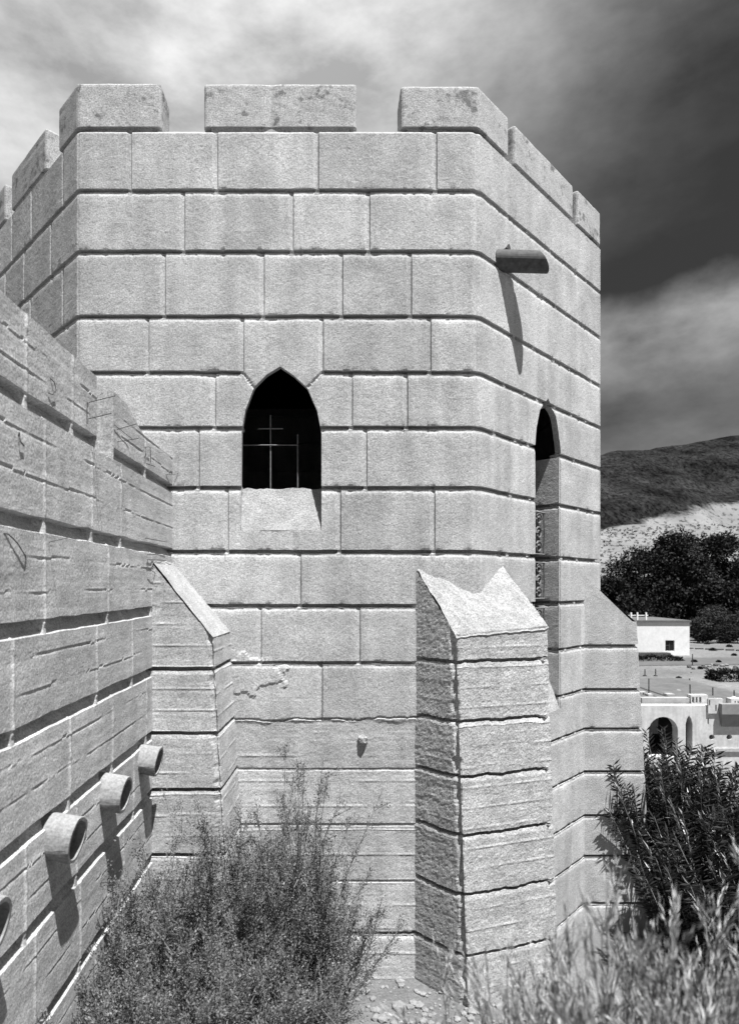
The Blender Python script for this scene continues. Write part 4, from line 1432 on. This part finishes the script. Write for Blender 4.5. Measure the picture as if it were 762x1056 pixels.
def stepped(px0, px1, pt, pb, y0, th, slots, mat='plaster', name='parapet'):
    hl = [[(a, d2), (b2, d2), (b2, c2), (a, c2)] for a, b2, c2, d2 in slots]
    if slots:                                      # dark plate stands in for the shade inside the slots
        a_, b_ = at(px0 + .6, 0, y0).x, at(px1 - .6, 0, y0).x
        part('slot_shade_plate', box_mesh('slot_shade_plate', a_, b_, y0 + th + .003, y0 + th + .05, at(0, pb, y0).z + .02, at(0, pt, y0).z - .03), M['inside'], cb)
    return wall_with_holes(name, px0, px1, pt, pb, y0, th, hl, M[mat], cb)


stepped(662, 713, 720, 733, YB + .5, .25, [], 'greyp2')
stepped(687, 697.5, 710.5, 719.5, YB + 4.2, .25, [(688.6, 690.2, 711.8, 716), (691.8, 693.2, 711.8, 716), (695.2, 696.6, 711.8, 716)])
stepped(712.5, 730, 717, 729, YB + .45, .25, [(713.6, 716, 719, 725), (717.4, 719.4, 719, 725), (721, 723.2, 719, 725)])
stepped(730.3, 745, 720.5, 736, YB - .07, .066, [(731, 732.3, 722, 728), (737.6, 739, 727, 734), (741, 742.6, 727, 734)])
stepped(754, 790, 721, 738, YB + .2, .3, [(754.5 + 3.0 * k, 755.8 + 3.0 * k, 723, 726) for k in range(1, 5)])
# round-shouldered turrets
def drum(px, pt, pb, y, r_, mat, nm='turret'):
    a, b_ = at(px, pt, y), at(px, pb, y); bm = bmesh.new(); h_ = a.z - b_.z
    prof = [(0, r_), (.62, r_), (.82, r_ * .9), (.95, r_ * .6), (1, .02)]
    add_tube(bm, [(a.x, y, b_.z + f * h_) for f, _ in prof], [q for _, q in prof], 14)
    part(nm, bm_mesh(nm, bm), M[mat], cb)
drum(677, 710, 722, YB + 4.0, .22, 'greyp'); drum(699.5, 711, 722, YB + 3.4, .14, 'greyp'); drum(683, 713.5, 722, YB + 3.2, .18, 'greyp')
drum(741, 720, 728, YB + 1.2, .18, 'greyp'); drum(756.5, 718, 728, YB + 1.0, .12, 'plaster2')
for px, pt, y_, wd_ in ((664, 714, YB + 2.4, .30), (671, 716, YB + 2.0, .22), (692, 716, YB + 2.2, .34), (708, 716, YB + 2.6, .30), (726, 717, YB + 2.4, .26), (748, 718.5, YB + 2.2, .34)):
    q = at(px, pt, y_); part('chimney', box_mesh('chimney', q.x - wd_ / 2, q.x + wd_ / 2, y_, y_ + .3, zt - .3, q.z, bevel=.02), M['plaster2' if px % 2 else 'greyp2'], cb)
for px, pt, y_ in ((669, 700, YB + 2.2), (711.5, 706, YB + 2.2), (735, 709, YB + 2.2), (757, 712, YB + 2.0)):
    q = at(px, pt, y_); part('vent_pipe', tube_mesh('vent_pipe', [(q.x, y_, zt - .3), tuple(q)], .022, 6), M['rust'], cb)
# corner bay that overhangs on a tapering corbel
x0, x1, y0, y1, z0, z1 = pxbox(744.5, 775, 726.5, 737, YB - .26, YB)
part('corner_bay', box_mesh('corner_bay', x0, x1, y0, y1 - .004, z0, z1), M['greyp'], cb)
bm = bmesh.new()
a = [(x0 + .02, y0 + .02, z0 - .004), (x1 - .02, y0 + .02, z0 - .004), (x1 - .02, YB - .004, z0 - .004), (x0 + .02, YB - .004, z0 - .004)]
c = [(x0 + .12, YB - .05, z0 - .5), (x1 - .25, YB - .05, z0 - .5), (x1 - .25, YB - .004, z0 - .5), (x0 + .12, YB - .004, z0 - .5)]
va = [bm.verts.new(p) for p in a]; vc = [bm.verts.new(p) for p in c]
bm.faces.new(va); bm.faces.new(vc[::-1])
for i in range(4): bm.faces.new((va[i], va[(i + 1) % 4], vc[(i + 1) % 4], vc[i]))
part('corbel', bm_mesh('corbel', bm), M['greyp'], cb)
part('ledge', box_mesh('ledge', at(730, 0, YB).x, at(800, 0, YB).x, YB - .07, YB - .004, at(0, 775, YB).z, at(0, 771.5, YB).z), M['plaster2'], cb)

# ================================================================== SUN, SKY, CAMERA
S = Vector((.64, -1.0, 3.15)).normalized()
sun = bpy.data.lights.new('sun', 'SUN'); sun.energy = 5.0; sun.angle = math.radians(.5); sun.color = (1, 1, 1)
so = bpy.data.objects.new('sun', sun); C.objects.link(so); so.rotation_euler = S.to_track_quat('Z', 'Y').to_euler(); so.location = (3, -4, 14)

w = bpy.data.worlds.new('World'); sc.world = w; w.use_nodes = True
nt = w.node_tree
for n_ in list(nt.nodes): nt.nodes.remove(n_)
out = nt.nodes.new('ShaderNodeOutputWorld'); bg = nt.nodes.new('ShaderNodeBackground'); nt.links.new(bg.outputs[0], out.inputs[0])
sky = nt.nodes.new('ShaderNodeTexSky'); sky.sky_type = 'NISHITA'; sky.sun_disc = False
sky.sun_elevation = math.asin(S.z); sky.sun_rotation = math.atan2(S.x, S.y)
bw = nt.nodes.new('ShaderNodeRGBToBW'); nt.links.new(sky.outputs[0], bw.inputs[0])
tc = nt.nodes.new('ShaderNodeTexCoord'); dirv = tc.outputs['Generated']


def vmath(op, a, b=None, scale=None):
    n_ = nt.nodes.new('ShaderNodeVectorMath'); n_.operation = op
    for i, v_ in enumerate((a, b)):
        if v_ is None: continue
        if isinstance(v_, tuple): n_.inputs[i].default_value = v_
        else: nt.links.new(v_, n_.inputs[i])
    if scale is not None: n_.inputs['Scale'].default_value = scale
    return n_
wn_ = nt.nodes.new('ShaderNodeTexNoise'); wn_.inputs['Scale'].default_value = 2.6; wn_.inputs['Detail'].default_value = 5; wn_.inputs['Roughness'].default_value = .58
nt.links.new(dirv, wn_.inputs['Vector'])
off = vmath('SUBTRACT', wn_.outputs['Color'], (.5, .5, .5))
warp = vmath('ADD', dirv, vmath('SCALE', off.outputs[0], scale=.24).outputs[0])
wdir = vmath('NORMALIZE', warp.outputs[0]).outputs[0]


def lobe(px, py, inner, outer, val, vec):
    """a bank of cloud around a direction: full inside 'inner' degrees, gone past 'outer'"""
    d = Vector(((px - PX) / F, 1, (PY - py) / F)).normalized()
    dt = vmath('DOT_PRODUCT', vec, tuple(d)).outputs['Value']
    m_ = nt.nodes.new('ShaderNodeMapRange'); m_.interpolation_type = 'SMOOTHSTEP'
    nt.links.new(dt, m_.inputs[0]); m_.inputs[1].default_value = math.cos(math.radians(outer)); m_.inputs[2].default_value = math.cos(math.radians(inner))
    m_.inputs[3].default_value = 0; m_.inputs[4].default_value = val
    return m_.outputs[0]


mix = None
val = .150
acc = lobe(230, 30, 4, 38, .17, wdir)
acc = math_node(nt, 'ADD', acc, lobe(275, 35, 1, 13, .08, wdir))
acc = math_node(nt, 'ADD', acc, lobe(440, 10, 2, 18, .05, wdir))
acc = math_node(nt, 'ADD', acc, lobe(20, 150, 4, 22, .07, wdir))
acc = math_node(nt, 'ADD', acc, .075)
acc = math_node(nt, 'MULTIPLY', acc, math_node(nt, 'SUBTRACT', 1.0, lobe(735, 220, 2, 24, .80, wdir)))
nz = nt.nodes.new('ShaderNodeTexNoise'); nz.inputs['Scale'].default_value = 7; nz.inputs['Detail'].default_value = 6; nz.inputs['Roughness'].default_value = .55
nt.links.new(dirv, nz.inputs['Vector'])
off2 = vmath('SCALE', vmath('SUBTRACT', nz.outputs['Color'], (.5, .5, .5)).outputs[0], scale=.065)
d2 = vmath('NORMALIZE', vmath('ADD', dirv, off2.outputs[0]).outputs[0]).outputs[0]
sp = nt.nodes.new('ShaderNodeSeparateXYZ'); nt.links.new(d2, sp.inputs[0])
def ss(v_, a_, b_, c_, e_):
    m_ = nt.nodes.new('ShaderNodeMapRange'); m_.interpolation_type = 'SMOOTHSTEP'; nt.links.new(v_, m_.inputs[0])
    for i_, x_ in enumerate((a_, b_, c_, e_)): m_.inputs[i_ + 1].default_value = x_
    return m_.outputs[0]
band = math_node(nt, 'MULTIPLY', ss(sp.outputs[2], .408, .345, 0, 1), ss(sp.outputs[2], .235, .385, .12, 1))
cum = math_node(nt, 'MULTIPLY', math_node(nt, 'MULTIPLY', band, lobe(720, 340, 10, 28, .19, dirv)), remap(nt, nz.outputs[0], .30, .70, .62, 1.3))
acc = math_node(nt, 'ADD', acc, cum)
n2 = nt.nodes.new('ShaderNodeTexNoise'); n2.inputs['Scale'].default_value = 4.4; n2.inputs['Detail'].default_value = 8; n2.inputs['Roughness'].default_value = .6
st_ = nt.nodes.new('ShaderNodeMapping'); st_.inputs['Scale'].default_value = (1, 1, 2.2); st_.inputs['Rotation'].default_value = (0, math.radians(18), 0)
nt.links.new(dirv, st_.inputs[0]); nt.links.new(st_.outputs[0], n2.inputs['Vector'])
acc = math_node(nt, 'MULTIPLY', acc, remap(nt, n2.outputs[0], .32, .68, .58, 1.45))
acc = math_node(nt, 'MAXIMUM', acc, .018)
gn = nt.nodes.new('ShaderNodeTexNoise'); gn.inputs['Scale'].default_value = 420; gn.inputs['Detail'].default_value = 1
nt.links.new(dirv, gn.inputs['Vector'])
# thin gaps let a little clear sky through
tot = math_node(nt, 'ADD', math_node(nt, 'MULTIPLY', acc, 10.0), math_node(nt, 'MULTIPLY', bw.outputs[0], .02))
cbn = nt.nodes.new('ShaderNodeCombineColor')
for i in range(3): nt.links.new(tot, cbn.inputs[i])
nt.links.new(cbn.outputs[0], bg.inputs[0]); bg.inputs[1].default_value = .1

cam = bpy.data.cameras.new('camera'); co = bpy.data.objects.new('camera', cam); C.objects.link(co)
co.location = (0, 0, EYE); co.rotation_euler = (math.radians(90), 0, 0)
cam.sensor_fit = 'HORIZONTAL'; cam.sensor_width = 36; cam.lens = 36 * F / 762
cam.shift_x = (381 - PX) / 762; cam.shift_y = (PY - 528) / 762
cam.clip_start = .05; cam.clip_end = 9000
cam.dof.use_dof = True; cam.dof.focus_distance = 5.2; cam.dof.aperture_fstop = 4.0
sc.camera = co
sc.view_settings.view_transform = 'Standard'; sc.view_settings.look = 'None'; sc.view_settings.gamma = 1
sc.view_settings.use_curve_mapping = False
sc.view_settings.exposure = 1.04
sc.render.engine = 'CYCLES'
sc.cycles.max_bounces = 6
